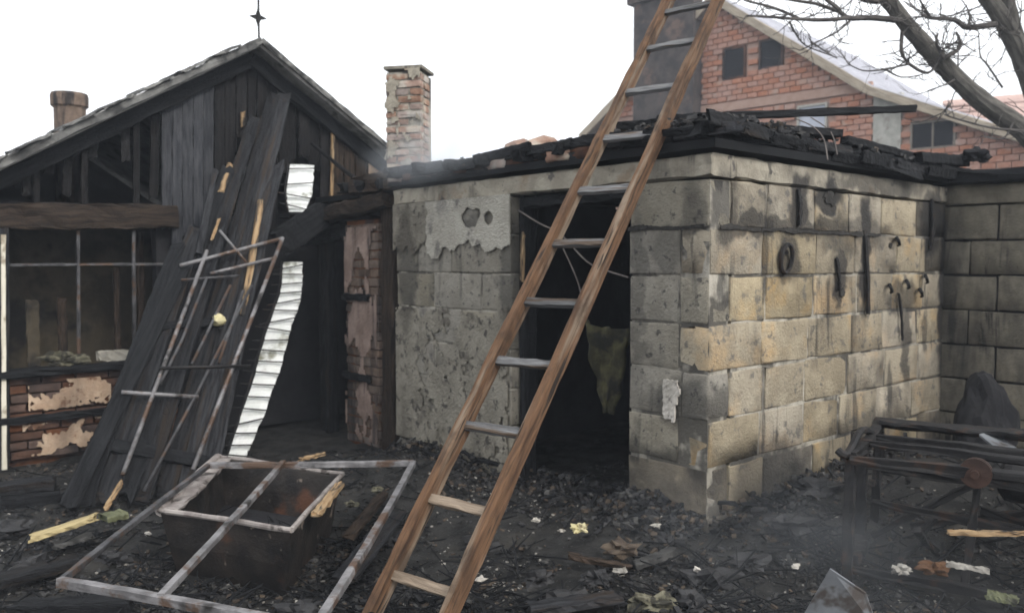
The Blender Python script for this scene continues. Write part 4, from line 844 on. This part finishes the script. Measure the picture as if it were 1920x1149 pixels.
# leaning steel gate frame
gf = thing('leaning_gate_frame', 'grey steel tube gate frame leaning on the charred boards', 'gate frame', on_panel(300, 860, .1)[0])
def tubepx(pts, r, name, par, lift=.11, mat_=None):
    m = MB(); m.tube([on_panel(x, y, lift)[0] for x, y in pts], r, 8); return m.build(name, mat_ or M['steel_dark'], par, smooth=True)
tubepx([(338,498),(530,447)], .015, 'top_bar', gf, mat_=M['steel'])
tubepx([(530,446),(362,880)], .016, 'stile', gf, mat_=M['steel'])
tubepx([(388,470),(230,890)], .015, 'stile', gf, mat_=M['steel'])
tubepx([(395,513),(514,484)], .013, 'upper_bar', gf, mat_=M['steel'])
tubepx([(228,735),(372,744)], .014, 'lower_bar', gf, mat_=M['steel'])
tubepx([(340,525),(448,517)], .010, 'infill_bar', gf)
for l in ([(388,520),(340,640),(300,720)], [(432,535),(360,682)], [(472,535),(365,745),(270,920)], [(456,545),(410,680)]): tubepx(l, .011, 'infill_bar', gf)
tubepx([(412,432),(462,492)], .011, 'brace', gf, mat_=M['steel'])
tubepx([(300,690),(470,686)], .012, 'lower_brace', gf, .13, M['black_iron'])

# ------------------------------------------------------------------ white ribbed metal sheet under a wire grid
def strip_sheet(label, ctl, hw_, seed, nbar, group):
    ws = thing('white_metal_sheet', label, 'sheet', at(*ctl[0]), group); nk = 8
    cen = chain([at(*c) for c in ctl], nk); hws = []
    for i in range(len(hw_)-1):
        for k in range(nk): hws.append(hw_[i]+(hw_[i+1]-hw_[i])*k/nk)
    hws.append(hw_[-1]); rr = random.Random(seed); sn = V((.45, -1, .25)).normalized(); sx_ = V((1, .42, 0)).normalized()
    m = MB(); nS = 8
    e0, e1 = 0, 0
    for i, (c_, h_) in enumerate(zip(cen, hws)):
        e0 = e0*.6+rr.uniform(-.004, .004); e1 = e1*.6+rr.uniform(-.006, .006)
        for j in range(nS+1):
            u = j/nS*2-1; off = (e0 if j == 0 else e1 if j == nS else 0)
            m.v.append(c_+sx_*(u*h_+off)+sn*(.012*math.cos(u*1.6)+.010*math.cos(i*math.pi)+rr.uniform(-.003,.003)))
    for i in range(len(cen)-1):
        for j in range(nS): m.f.append([i*(nS+1)+j, i*(nS+1)+j+1, (i+1)*(nS+1)+j+1, (i+1)*(nS+1)+j]); m.uv.append(None); m.mi.append(0)
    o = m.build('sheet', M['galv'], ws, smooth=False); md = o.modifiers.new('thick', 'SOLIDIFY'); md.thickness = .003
    stp = max(2, len(cen)//nbar)
    for i in range(2, len(cen)-1, stp):
        c_, h_ = cen[i], hws[i]; tl_ = rr.uniform(-.02, .02)
        m = MB(); m.tube([c_+sx_*(u*h_*1.05)+sn*(.05)+Z*(tl_*u) for u in (-1.9, -.8, 0, .6, 1)], .006, 6); m.build('grid_bar', M['black_iron'], ws)
    for u in (-1.25,):
        m = MB(); m.tube([c_+sx_*(u*h_)+sn*.062 for c_, h_ in zip(cen, hws)], .007, 6); m.build('grid_bar', M['black_iron'], ws)
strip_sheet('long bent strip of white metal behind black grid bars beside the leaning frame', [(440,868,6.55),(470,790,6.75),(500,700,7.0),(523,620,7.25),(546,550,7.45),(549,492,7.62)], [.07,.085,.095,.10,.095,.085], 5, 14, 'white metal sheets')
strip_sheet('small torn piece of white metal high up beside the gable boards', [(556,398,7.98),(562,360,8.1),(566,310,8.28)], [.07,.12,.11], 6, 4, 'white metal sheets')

# ------------------------------------------------------------------ steel trough
TZ = .31
tr4 = [atz(302, 962, TZ), atz(546, 996, TZ), atz(642, 890, TZ), atz(408, 858, TZ)]
ctr = sum(tr4, V())/4
trg = thing('steel_trough', 'rusty open steel trough lying under the grey frame', 'trough', V((ctr.x, ctr.y, 0)))
bt = [ctr+(p-ctr)*.86-Z*(TZ+.03) for p in tr4]
inn = [ctr+(p-ctr)*.93 for p in tr4]; ib = [ctr+(p-ctr)*.80-Z*(TZ-.05) for p in tr4]
nmz = ['front_panel', 'right_panel', 'rear_panel', 'left_panel']
def warp(p, i): return p+V((mnoise.noise(p*5)*.02, mnoise.noise(p*5+V((3,3,3)))*.02, mnoise.noise(p*4+V((9,1,1)))*.012))
for k in range(4):
    a, b = tr4[k], tr4[(k+1) % 4]; ab, bb_ = bt[k], bt[(k+1) % 4]; ia, ib_ = inn[k], inn[(k+1) % 4]; ja, jb = ib[k], ib[(k+1) % 4]
    m = MB(); n = 10
    prof = []
    for i in range(n+1):
        t = i/n; o_t = a.lerp(b, t); o_b = ab.lerp(bb_, t); i_t = ia.lerp(ib_, t); i_b = ja.lerp(jb, t)
        midp = o_t.lerp(o_b, .5)+(o_t-ctr).normalized()*.012*math.sin(math.pi*t)
        prof.append([warp(x, i) for x in (o_b, midp, o_t, i_t, i_t.lerp(i_b, .5), i_b)])
    for r_ in prof: m.v += r_
    for i in range(n):
        for j in range(5): m.f.append([i*6+j, (i+1)*6+j, (i+1)*6+j+1, i*6+j+1]); m.uv.append(None); m.mi.append(0)
    m.build(nmz[k], M['rust'], trg, smooth=False)
    m = MB(); m.tube([warp(a.lerp(b, i/8), 0)+Z*.008 for i in range(9)], .014 if k != 3 else .028, 8, jit=.1, seed=k); m.build('rim', M['rim'], trg)
    if k == 3:
        m = MB(); inw = (tr4[1]-tr4[0]).normalized(); m.beam(warp(a, 0)+inw*.05+Z*.012, warp(b, 0)+inw*.05+Z*.012, .11, .012, inw, 91, .008, 12, .02); m.build('flange', M['rim'], trg)
m = MB(); m.hexa([p-Z*.03 for p in ib]+[p for p in ib]); m.build('trough_floor', M['black'], trg)

# ------------------------------------------------------------------ ground-lying steel frame resting on the trough
nl, nr_, fr2, fl2 = atz(112, 1090, .30), atz(590, 1178, .30), atz(775, 868, .40), atz(392, 872, .40)
gf2 = thing('fallen_gate_frame', 'grey square-tube steel frame resting across the rusty trough', 'gate frame', (nl+nr_+fr2+fl2)/4-Z*.3)
def sq(a, b, name, w_=.032, mat_=None):
    m = MB(); m.beam(a, b, w_, w_, Z, len(name), .0016, 14, bend=.012 if 'bar' in name and len(name) % 2 else -.008); return m.build(name, mat_ or M['steel'], gf2)
fm = fl2.lerp(fr2, .36); nm_ = nl.lerp(nr_, .43)
sq(nl, nr_, 'near_bar', .036); sq(nr_, fr2, 'right_bar'); sq(fl2, fr2, 'far_bar', .034); sq(nl, fl2, 'left_bar', .026, M['steel_dark']); sq(fm+Z*.012, nm_+Z*.012, 'middle_bar', .03)

# ------------------------------------------------------------------ burnt machine frame at right
mb = thing('burnt_machine', 'burnt iron machine frame with a pulley wheel at lower right', 'machine', V((2.2, 4.4, 0)))
EX = V((.86, -.51, 0)).normalized(); EY = V((.51, .86, 0)).normalized()
L0 = atz(1592, 1085, 0)
def mp_(x, y, z): return L0+EX*x+EY*y+Z*z
HT = .60; WY = .92; LX = 1.5
def bar(a, b, name, w_=.045, mat_='black_iron', seed=1, th=None):
    m = MB(); m.beam(a, b, w_, th or w_, (Z if not th else Z.cross(b-a)) if abs((b-a).normalized().z) < .8 else EX, seed, .006, 10, bend=random.Random(seed*7+len(name)).uniform(-.025, .025)); return m.build(name, M[mat_], mb)
for (x, y) in ((0, 0), (0, WY*.42), (LX, 0), (LX, WY)): bar(mp_(x-.01, y, -.05), mp_(x, y, HT), 'leg', .05, seed=int(x*10+y*7))
bar(mp_(0, -.03, HT), mp_(LX+.1, 0, HT+.01), 'side_rail', .045); bar(mp_(0, WY, HT+.03), mp_(LX, WY, HT+.03), 'side_rail', .05)
bar(mp_(0, 0, HT+.01), mp_(0, WY+.04, HT+.03), 'end_rail', .05); bar(mp_(.0, WY*.55, HT+.02), mp_(LX, WY*.55, HT), 'middle_rail', .04, 'black_iron')
bar(mp_(.02, WY*.9, HT+.06), mp_(.75, WY*.98, HT+.05), 'top_plate', .14, 'black_iron', th=.02); bar(mp_(0, WY*.3, HT+.03), mp_(LX, WY*.22, HT+.02), 'middle_rail', .035)
bar(mp_(0, 0, .05), mp_(LX, -.02, .04), 'bottom_rail', .04); bar(mp_(0, 0, .10), mp_(0, WY*.5, .11), 'bottom_rail', .09, th=.05)
bar(mp_(.05, WY*.42, .30), mp_(LX, WY*.3, .22), 'stretcher', .035)
bar(at(1752, 968, 4.5), at(1672, 1075, 4.15), 'strut', .03); bar(at(1697, 812, 4.95), at(1703, 905, 4.3), 'link', .018, 'black_iron')
for i, (x, y, z, x2, y2, z2, w2) in enumerate(((.05,.1,HT-.05,.9,.12,HT-.07,.03),(.1,.3,HT-.1,1.4,.35,HT-.12,.04),(.05,WY*.42,.12,.6,.5,.5,.03),(.5,.1,.02,.55,.2,HT,.035),(.9,.6,0,.85,.55,HT,.045),(.2,.75,.1,1.3,.8,.4,.03),(0,.85,-.05,.02,.86,HT,.045),
        (.55,.5,.3,1.4,.2,.2,.03),(.3,0,.3,.35,.5,.05,.03),(.0,.42,.35,.0,.85,.3,.03))): bar(mp_(x, y, z), mp_(x2, y2, z2), 'brace', w2, seed=50+i)
m = MB(); q = mp_(.62, .42, HT-.12); m.tube([q, q+EX*.03, q+EX*.06, q+EX*.3, q+EX*.33, q+EX*.38], [.05, .09, .10, .10, .09, .04], 16, jit=.03); m.build('motor', M['black_iron'], mb)
m = MB(); m.tube(chain([mp_(-.06,-.02,HT+.04), mp_(-.02,.0,HT+.02), mp_(.0,.3,HT+.09), mp_(.02,.6,HT+.02)]), .02, 7); m.build('bent_bar', M['black_iron'], mb)
pc_ = at(1830, 886, 3.86); m = MB(); ax = (-EX*.1-EY*1).normalized()
m.tube([pc_-ax*.02, pc_-ax*.018, pc_-ax*.006, pc_+ax*.0, pc_+ax*.012, pc_+ax*.02, pc_+ax*.022], [.04, .068, .068, .058, .068, .068, .03], 24); pu = m.build('pulley', M['blade'], mb, smooth=False)
m = MB(); m.tube([pc_-ax*.12, pc_+ax*.05], .018, 12); m.build('axle', M['blade'], pu)
m = MB(); A_ = [at(1836, 818, 4.5), at(1862, 812, 4.7), at(1960, 880, 4.3), at(1945, 905, 4.1)]; m.prism(A_, V((0, .004, .012))); m.build('guard_plate', M['galv_grey'], mb)
# ------------------------------------------------------------------ drum by the wall, other loose things
q = at(1845, 800, 5.9); hp = lump('charred_heap', V((q.x, q.y, .34)), .20, .18, .44, M['black'], 33, n=4, amp=.22)
tag(hp, 'shapeless black charred heap in front of the right wall', 'heap')
def board(px0, py0, px1, py1, z0, z1, wd, th, mt, name, label, cat, seed, rag=.05, group=None, flat=True):
    a, b = atz(px0, py0, z0), atz(px1, py1, z1); ax = b-a
    m = MB(); m.beam(a, b, wd, th, Z.cross(ax) if flat else Z, seed, .005, 12, rag); return tag(m.build(name, M[mt]), label, cat, group)
GRP = 'loose boards on the ground'
board(50, 1012, 190, 965, .10, .20, .10, .025, 'raw', 'split_board', 'bright yellow split board lying at lower left', 'board', 701, .12, GRP)
board(190, 972, 236, 962, .16, .16, .13, .03, 'green', 'broken_panel', 'yellow-green broken panel piece beside the split board', 'board', 702, .04, GRP)
board(96, 1025, 178, 1000, .07, .10, .09, .02, 'chip_grey', 'grey_board', 'small grey board tucked below the yellow split board', 'board', 703, .04, GRP)
board(-80, 925, 112, 905, .14, .14, .12, .08, 'char_grey', 'charred_beam', 'grey charred beam on the ground below the porch wall', 'beam', 704, .05, GRP)
board(-60, 950, 120, 930, .06, .06, .10, .09, 'char', 'charred_beam', 'black charred beam in front of the grey one at left', 'beam', 705, .05, GRP)
board(-40, 1098, 150, 1050, .04, .05, .13, .05, 'char_grey', 'charred_beam', 'flat charred plank on the ground at the lower left edge', 'plank', 706, .05, GRP)
board(20, 1140, 260, 1128, .03, .04, .12, .05, 'char', 'charred_beam', 'black charred plank at the bottom left corner below the steel frame', 'plank', 707, .05, GRP)
board(985, 1142, 1165, 1118, .07, .08, .10, .03, 'char_grey', 'grey_plank', 'weathered grey plank at the bottom edge right of the ladder', 'plank', 708, .04, GRP)
board(1185, 1062, 1268, 1030, .05, .09, .06, .03, 'chip_grey', 'ash_board', 'ashy board stub lying in front of the shed pier', 'board', 709, .04, GRP)
board(1060, 1040, 1190, 1066, .08, .07, .04, .025, 'char_brown', 'brown_lath', 'brown scorched lath in front of the doorway', 'lath', 710, .04, GRP)
board(1775, 998, 1945, 1001, .34, .34, .022, .02, 'pale', 'pale_stick', 'long pale stick lying across the machine frame', 'stick', 711, .02, GRP)
board(1772, 1056, 1855, 1070, .18, .16, .03, .02, 'chip_pale', 'pale_lath', 'short pale lath under the machine frame', 'lath', 712, .03, GRP)
board(1845, 1112, 1912, 1128, .10, .09, .09, .02, 'green', 'green_panel', 'dull green panel scrap at the lower right corner', 'panel', 713, .03, GRP)
board(650, 1010, 720, 925, .08, .08, .07, .03, 'char_brown', 'brown_board', 'scorched brown board between the trough and the right frame bar', 'board', 714, .05, GRP)
board(640, 1090, 745, 960, .04, .04, .13, .02, 'char_grey', 'charred_plank', 'flat charred plank beside the trough under the steel frame', 'plank', 715, .05, GRP)
board(590, 968, 640, 905, .33, .33, .05, .02, 'pale', 'pale_batten', 'pale broken batten on the right rim of the trough', 'batten', 716, .05, GRP)
board(560, 862, 612, 848, .30, .32, .04, .02, 'pale', 'pale_chip', 'pale wood chip behind the steel frame by the passage', 'wood chip', 717, .03, GRP)
# metal sheets at the bottom right
m = MB(); t0_, bl_, br_ = atz(1556, 1066, .34), atz(1490, 1180, .06), atz(1650, 1190, .05); ac_ = t0_+(br_-t0_)*.5+V((.05, .02, .03))
m.prism([t0_, ac_+((t0_-br_).cross(bl_-br_)).normalized()*0, br_, bl_], V((.004, .006, .002))); tag(m.build('sheet_metal', M['galv_grey']), 'pointed grey sheet metal scrap standing at the bottom right', 'sheet metal')
# hanging insulation in the doorway, cables, splinter
m = MB(); q = P(.86, .10, 1.16)
pts = []
for i in range(9):
    t = i/8; wv = .17*(1-t**1.3)+.02+.04*mnoise.noise(V((t*6, 3, 0)))
    for j in range(7):
        u = j/6*2-1; p = q+UL*(u*wv-.02*t)-Z*(t*.55)+Z*(.10*mnoise.noise(V((u*2.5, 9, 0))) if t < .2 else 0)+UR*(mnoise.noise(V((u*2, t*4, 0)))*.08)
        m.v.append(p+V((0, 0, mnoise.noise(V((u*3, t*3, 5)))*.04)))
for i in range(8):
    for j in range(6): m.f.append([i*7+j, i*7+j+1, (i+1)*7+j+1, (i+1)*7+j]); m.uv.append(None); m.mi.append(0)
o = tag(m.build('hanging_insulation', M['insul'], smooth=True), 'scorched yellow-green insulation sagging inside the shed doorway', 'insulation'); md = o.modifiers.new('t', 'SOLIDIFY'); md.thickness = .03
m = MB(); m.tube(chain([hit(968,392,P(0,.06),UR), hit(1010,418,P(0,.06),UR), hit(1052,440,P(0,.06),UR), hit(1100,490,P(0,.1),UR), hit(1140,508,P(0,.1),UR), hit(1178,520,P(0,.06),UR)]), .006, 6)
tag(m.build('hanging_cable', M['cable']), 'thin grey cable sagging across the top of the doorway', 'cable')
m = MB(); m.tube(chain([hit(1056,466,P(0,.08),UR), hit(1072,500,P(0,.08),UR), hit(1084,530,P(0,.1),UR), hit(1092,560,P(0,.1),UR)]), .005, 6)
tag(m.build('loose_wire', M['cable']), 'short loose wire end hanging in the middle of the doorway', 'wire')
m = MB(); a, b = hit(981, 432, P(0,.02),UR), hit(979, 530, P(0,.02),UR); m.beam(a, b, .03, .015, UL, 77, .003, 6, .05); tag(m.build('orange_splinter', M['pale']), 'upright splinter of raw wood on the left door jamb', 'splinter')
# roof debris: poles and burnt timbers lying on the shed roof
def rp(a, b, z): return P(a, b, z)
RG = 'burnt timbers lying on the shed roof'
for i, (p0, p1, wd, th, mt, lb) in enumerate((
  (P(.55, .2, 2.44), P(-.25, 1.95, 2.60), .045, .045, 'char', 'thin charred pole jutting out to the right above the shed roof'),
  (P(.6, .1, 2.35), P(.05, .75, 2.38), .05, .05, 'char', 'thick charred timber on the roof right behind the ladder'),
  (P(.35, .3, 2.40), P(-.08, 1.3, 2.38), .12, .05, 'char_grey', 'greyish charred board on the roof beneath the jutting pole'),
  (P(1.5, .1, 2.33), P(.4, .2, 2.38), .07, .05, 'char', 'charred timber on the front roof edge left of the ladder'),
  (P(2.4, .25, 2.34), P(1.3, .3, 2.37), .07, .05, 'char', 'charred board on the middle of the front roof edge'),
  (P(-.02, 1.4, 2.37), P(.02, 2.5, 2.35), .08, .05, 'char', 'charred timber along the side roof edge, middle length'),
  (P(-.05, 2.4, 2.33), P(-.10, 3.2, 2.36), .10, .08, 'char', 'charred timber stub at the far end of the side roof edge'),
  (P(.75, .05, 2.40), P(.1, .4, 2.42), .05, .035, 'char', 'topmost charred stub on the roof behind the ladder'),
)):
    m = MB(); m.beam(p0, p1, wd, th, V((0,0,1)) if i in (1,3,4,7) else Z.cross(p1-p0), 800+i, .004, 22, .1); tag(m.build('burnt_timber', M[mt]), lb, 'timber', RG)
tag(lump('roof_rubble', P(1.95, .35, 2.40), .12, .1, .075, M['brick_old'], 6, n=2), 'pale brick lump on the roof edge left of two', 'rubble', 'pale lumps on the roof')
tag(lump('roof_rubble', P(1.70, .35, 2.40), .14, .1, .075, M['brick_old'], 8, n=2), 'pinkish brick lump on the roof edge nearer the ladder', 'rubble', 'pale lumps on the roof')
q = hit(1478, 232, P(0, .5), UR); 
lump_b = at(1830, 292, 6.6); tag(lump('charred_bundle', lump_b, .10, .09, .06, M['black'], 13, n=3, amp=.5), 'black charred bundle on the roof corner at right', 'bundle')
m = MB(); m.tube(chain([at(1490,222,5.4), at(1525,238,5.3), at(1545,262,5.25), at(1552,300,5.2)]), .004, 5); tag(m.build('thin_wire', M['cable']), 'thin pale wire drooping over the side roof edge', 'wire')
m = MB(); m.tube(chain([at(1520,220,5.5), at(1558,248,5.4), at(1570,290,5.35)]), .004, 5); tag(m.build('thin_wire', M['cable']), 'second thin wire drooping right of the other on the side roof', 'wire')

# ------------------------------------------------------------------ small bright scraps
for (px, py, z, r_, mt, lb) in ((1086, 990, .14, .035, 'yellow', 'bright yellow foam lump in the doorway rubble'), (1231, 985, .12, .02, 'white', 'small pinkish white shard by the shed pier'),
        (1005, 975, .12, .018, 'white', 'white shard at the left foot of the doorway'), (1052, 994, .13, .014, 'white', 'tiny white shard left of the yellow lump'), (1162, 1070, .08, .028, 'chip_pale', 'pale rubble stone in front of the doorway'), (1310, 1068, .07, .02, 'white', 'white shard on the ash right of centre'),
        (1492, 1062, .07, .018, 'white', 'white shard near the pointed sheet metal'), (277, 1000, .06, .016, 'white', 'small white shard inside the steel frame at left'), (900, 1085, .06, .02, 'white', 'white shard beside the right ladder rail'),
        (1225, 1132, .05, .085, 'cloth', 'yellowish broken rubble lump at the bottom edge'), (1165, 1030, .10, .07, 'chip_brown', 'brown clod of rubble before the doorway'), (708, 918, .08, .03, 'cloth', 'yellowish clod behind the right bar of the frame'),
        (660, 945, .09, .03, 'cloth', 'pale clod right of the trough corner'), (1752, 1065, .10, .05, 'orange', 'orange rusty scrap below the machine'), (1690, 1068, .12, .035, 'chip_pale', 'pale wedge of rubble at the foot of the machine')):
    q = atz(px, py, z); tag(lump('shard' if r_ < .03 else 'rubble_lump', q, r_*1.15, r_*.8, r_*.6, M[mt], int(px), n=2 if r_ < .03 else 3, amp=1.1), lb, 'shard' if r_ < .03 else 'rubble')

# larger charred lumps half buried in the ash
lr = random.Random(41)
for i, (px, py, r_, lb) in enumerate(((905,1010,.07,'charred lump at the foot of the rendered wall panel'),(1010,1075,.06,'charred lump in front of the doorway, left'),(1120,1095,.05,'charred lump in front of the doorway, right'),
    (1330,1085,.09,'charred lump on the ash before the shed corner'),(1405,1045,.07,'charred lump under the side wall'),(1475,1010,.08,'charred lump under the side wall nearer the machine'),(1060,1128,.06,'charred lump at the bottom edge centre'),
    (60,1060,.08,'charred lump at the left edge of the yard'),(210,1045,.06,'charred lump inside the left part of the steel frame'),(560,1135,.06,'charred lump at the bottom edge before the trough'),(740,1000,.06,'charred lump left of the ladder'),
    (1290,1135,.07,'charred lump at the bottom edge right of the yellowish rubble'),(1530,960,.09,'charred lump between side wall and machine'),(20,985,.07,'charred lump below the charred beams at left'))):
    q = atz(px, py, .03); tag(lump('charred_lump', V((q.x, q.y, hgt(q.x, q.y)+r_*.25)), r_*lr.uniform(1, 1.6), r_*lr.uniform(.7, 1.1), r_*.7, M['chip_black'], 60+i, n=3, amp=.9), lb, 'charred lump', 'charred lumps in the ash')
# ------------------------------------------------------------------ charred debris over the ground
dbr = random.Random(77); deb = MB()
mats = [M['chip_black'], M['chip_grey'], M['chip_brown'], M['chip_pale'], M['char']]
def inside_shed(x, y):
    q = V((x, y, 0))-C; a, b = q.dot(UL), q.dot(UR); return (0 < a < LW and .1 < b < LS) and not (DR < a < DL and b < 1.6)
n = 0
while n < 31000:
    py = dbr.uniform(840, 1190)**1; px = dbr.uniform(-280, 2200)
    if dbr.random() > .25+.75*(py-840)/350*.6+.2: continue
    p = atz(px, py, 0)
    if p.y > 8.2 or inside_shed(p.x, p.y): continue
    x, y = p.x, p.y; cl_ = mnoise.noise(V((x*1.6, y*1.6, 4)))+.5*mnoise.noise(V((x*4.5, y*4.5, 9)))
    if dbr.random() > .55+cl_*1.1: continue
    s_ = dbr.choice((.004,.005,.006,.008,.010,.013,.019))*dbr.uniform(.6, 1.3)*(1.25 if cl_ > .25 else 1)
    pz = mnoise.noise(V((x*2.3+20, y*2.3, 1))); dd = math.hypot(px-940, (py-1030)*1.3) < 130
    mi = dbr.choices((0,1,2,3,4), (46, 20+40*max(0, pz), 8+20*max(0, -pz), 22 if dd else 3, 11))[0]
    if mi == 3: s_ = min(s_, .012)
    l = s_*dbr.uniform(1, 2.4); h_ = s_*dbr.uniform(.4, .9)
    if mi == 4: l = dbr.choice((.06, .1, .16, .3))*dbr.uniform(.7, 1.2); s_ = dbr.uniform(.004, .010); h_ = s_
    a = dbr.uniform(0, 6.28); tl = dbr.uniform(-.5, .5)
    X = V((math.cos(a)*math.cos(tl), math.sin(a)*math.cos(tl), math.sin(tl))); Yv = Z.cross(X).normalized(); Zv = X.cross(Yv)
    o_ = V((x, y, hgt(x, y)+h_*.2+ (abs(math.sin(tl))*l*.4)))
    pts = []
    for dz in (-.5, .5):
        for dx_, dy_ in ((-.5,-.5),(.5,-.5),(.5,.5),(-.5,.5)):
            pts.append(o_+X*l*dx_*dbr.uniform(.55,1.1)+Yv*s_*dy_*dbr.uniform(.5,1.1)+Zv*h_*dz*dbr.uniform(.5,1.1))
    deb.hexa(pts, mi); n += 1
for k in range(5200):
    w_ = dbr.random(); off = abs(dbr.gauss(0, .16))
    if w_ < .30: q = P(dbr.uniform(0, DR), -off)
    elif w_ < .58: q = P(dbr.uniform(DR-.1, DL+.1), .25-off*2)
    elif w_ < .85: q = P(-off, dbr.uniform(0, LS))
    else: q = P(dbr.uniform(DL, LW), -off)
    s_ = dbr.choice((.006,.009,.012,.018,.028))*dbr.uniform(.7, 1.3); mi = dbr.choices((0,1,2,3,4), (56, 20, 14, 2, 8))[0]
    if mi == 3: s_ = min(s_, .012)
    an = dbr.uniform(0, 6.28); X = V((math.cos(an), math.sin(an), dbr.uniform(-.6,.6))).normalized(); Yv = Z.cross(X).normalized(); Zv = X.cross(Yv); pts = []
    hh = max(0, .10-off*.42)*dbr.random(); o_ = V((q.x, q.y, hgt(q.x, q.y)+hh+s_*.2)); l = s_*dbr.uniform(1, 2) if mi != 4 else s_*6
    for dz in (-.5, .5):
        for dx_, dy_ in ((-.5,-.5),(.5,-.5),(.5,.5),(-.5,.5)): pts.append(o_+X*l*dx_*dbr.uniform(.5,1.1)+Yv*s_*dy_*dbr.uniform(.5,1.1)+Zv*s_*.8*dz*dbr.uniform(.5,1.1))
    deb.hexa(pts, mi)
# rubble on the roofs
for k in range(2200):
    if k < 1000: a, b = dbr.uniform(-.05, LW), abs(dbr.gauss(0, .25))-.02; 
    elif k < 1700: a, b = abs(dbr.gauss(0, .25))-.06, dbr.uniform(-.05, LS)
    else: a, b = abs(dbr.gauss(0, .5)), abs(dbr.gauss(.3, .5))
    o_ = P(a, b, 2.27+dbr.uniform(0, .07)+(.07*math.exp(-((a-.3)**2+(b-.5)**2)/.4)))
    s_ = dbr.uniform(.008, .03); mi = dbr.choices((0,1,2), (80, 10, 10))[0]; an = dbr.uniform(0, 6.28)
    X = V((math.cos(an), math.sin(an), dbr.uniform(-.4,.4))).normalized(); Yv = Z.cross(X).normalized(); Zv = X.cross(Yv); pts = []
    for dz in (-.5, .5):
        for dx_, dy_ in ((-.5,-.5),(.5,-.5),(.5,.5),(-.5,.5)): pts.append(o_+X*s_*2.2*dx_*dbr.uniform(.5,1.1)+Yv*s_*dy_*dbr.uniform(.5,1.1)+Zv*s_*dz*dbr.uniform(.5,1.1))
    deb.hexa(pts, mi)
o = deb.build('charred_debris', mats, origin=V((0,0,0))); tag(o, 'black and grey charred debris strewn over the ground and roof', 'debris', kind='stuff')

# ------------------------------------------------------------------ thin smoke still rising
def smoke(name, ctr, size, dens, label, seed):
    bm = bmesh.new(); bmesh.ops.create_icosphere(bm, subdivisions=3, radius=1); me = bpy.data.meshes.new(name); bm.to_mesh(me); bm.free()
    m = bpy.data.materials.new(name); m.use_nodes = True; nt = m.node_tree; nt.nodes.clear(); N = nt.nodes; Lk = nt.links
    out = N.new('ShaderNodeOutputMaterial'); pv = N.new('ShaderNodeVolumePrincipled'); pv.inputs['Color'].default_value = (.82, .88, .95, 1); pv.inputs['Anisotropy'].default_value = .2
    tc = N.new('ShaderNodeTexCoord'); gt = N.new('ShaderNodeTexGradient'); gt.gradient_type = 'SPHERICAL'; Lk.new(tc.outputs['Object'], gt.inputs[0])
    nz = N.new('ShaderNodeTexNoise'); nz.inputs['Scale'].default_value = 1.6; nz.inputs['Detail'].default_value = 3
    mp = N.new('ShaderNodeMapping'); mp.inputs['Location'].default_value = (seed*3.7, seed, 0); Lk.new(tc.outputs['Object'], mp.inputs[0]); Lk.new(mp.outputs[0], nz.inputs['Vector'])
    r1 = N.new('ShaderNodeMapRange'); r1.inputs[1].default_value = .35; r1.inputs[2].default_value = .75; Lk.new(nz.outputs[0], r1.inputs[0])
    m1 = N.new('ShaderNodeMath'); m1.operation = 'MULTIPLY'; Lk.new(gt.outputs['Fac'], m1.inputs[0]); Lk.new(r1.outputs[0], m1.inputs[1])
    m2 = N.new('ShaderNodeMath'); m2.operation = 'MULTIPLY'; m2.inputs[1].default_value = dens; Lk.new(m1.outputs[0], m2.inputs[0]); Lk.new(m2.outputs[0], pv.inputs['Density']); Lk.new(pv.outputs[0], out.inputs['Volume'])
    me.materials.append(m); o = bpy.data.objects.new(name, me); COL.objects.link(o); put(o, ctr); o.scale = size; o.rotation_euler = (0, 0, RFRONT)
    return tag(o, label, 'smoke', kind='stuff')
smoke('smoke', P(2.35, -.05, 2.38), (1.0, .5, .34), 2.2, 'thin bluish smoke drifting over the left roof edge', 1)
smoke('smoke', at(1500, 1040, 3.95), (1.2, .8, .5), .4, 'thin bluish smoke hanging over the ash at lower right', 2)
hz = MB(); hz.box(V((-170, -160, -1.3)), V((340, 0, 0)), V((0, 330, 0)), Z*12.3)
hm = bpy.data.materials.new('smoke_haze'); hm.use_nodes = True; nt = hm.node_tree; nt.nodes.clear(); out = nt.nodes.new('ShaderNodeOutputMaterial'); pv = nt.nodes.new('ShaderNodeVolumePrincipled')
pv.inputs['Color'].default_value = (.80, .88, 1, 1); pv.inputs['Density'].default_value = .003; pv.inputs['Anisotropy'].default_value = .1; nt.links.new(pv.outputs[0], out.inputs['Volume'])
o = hz.build('haze', hm); tag(o, 'thin smoky haze hanging over the whole yard', 'haze', kind='stuff')
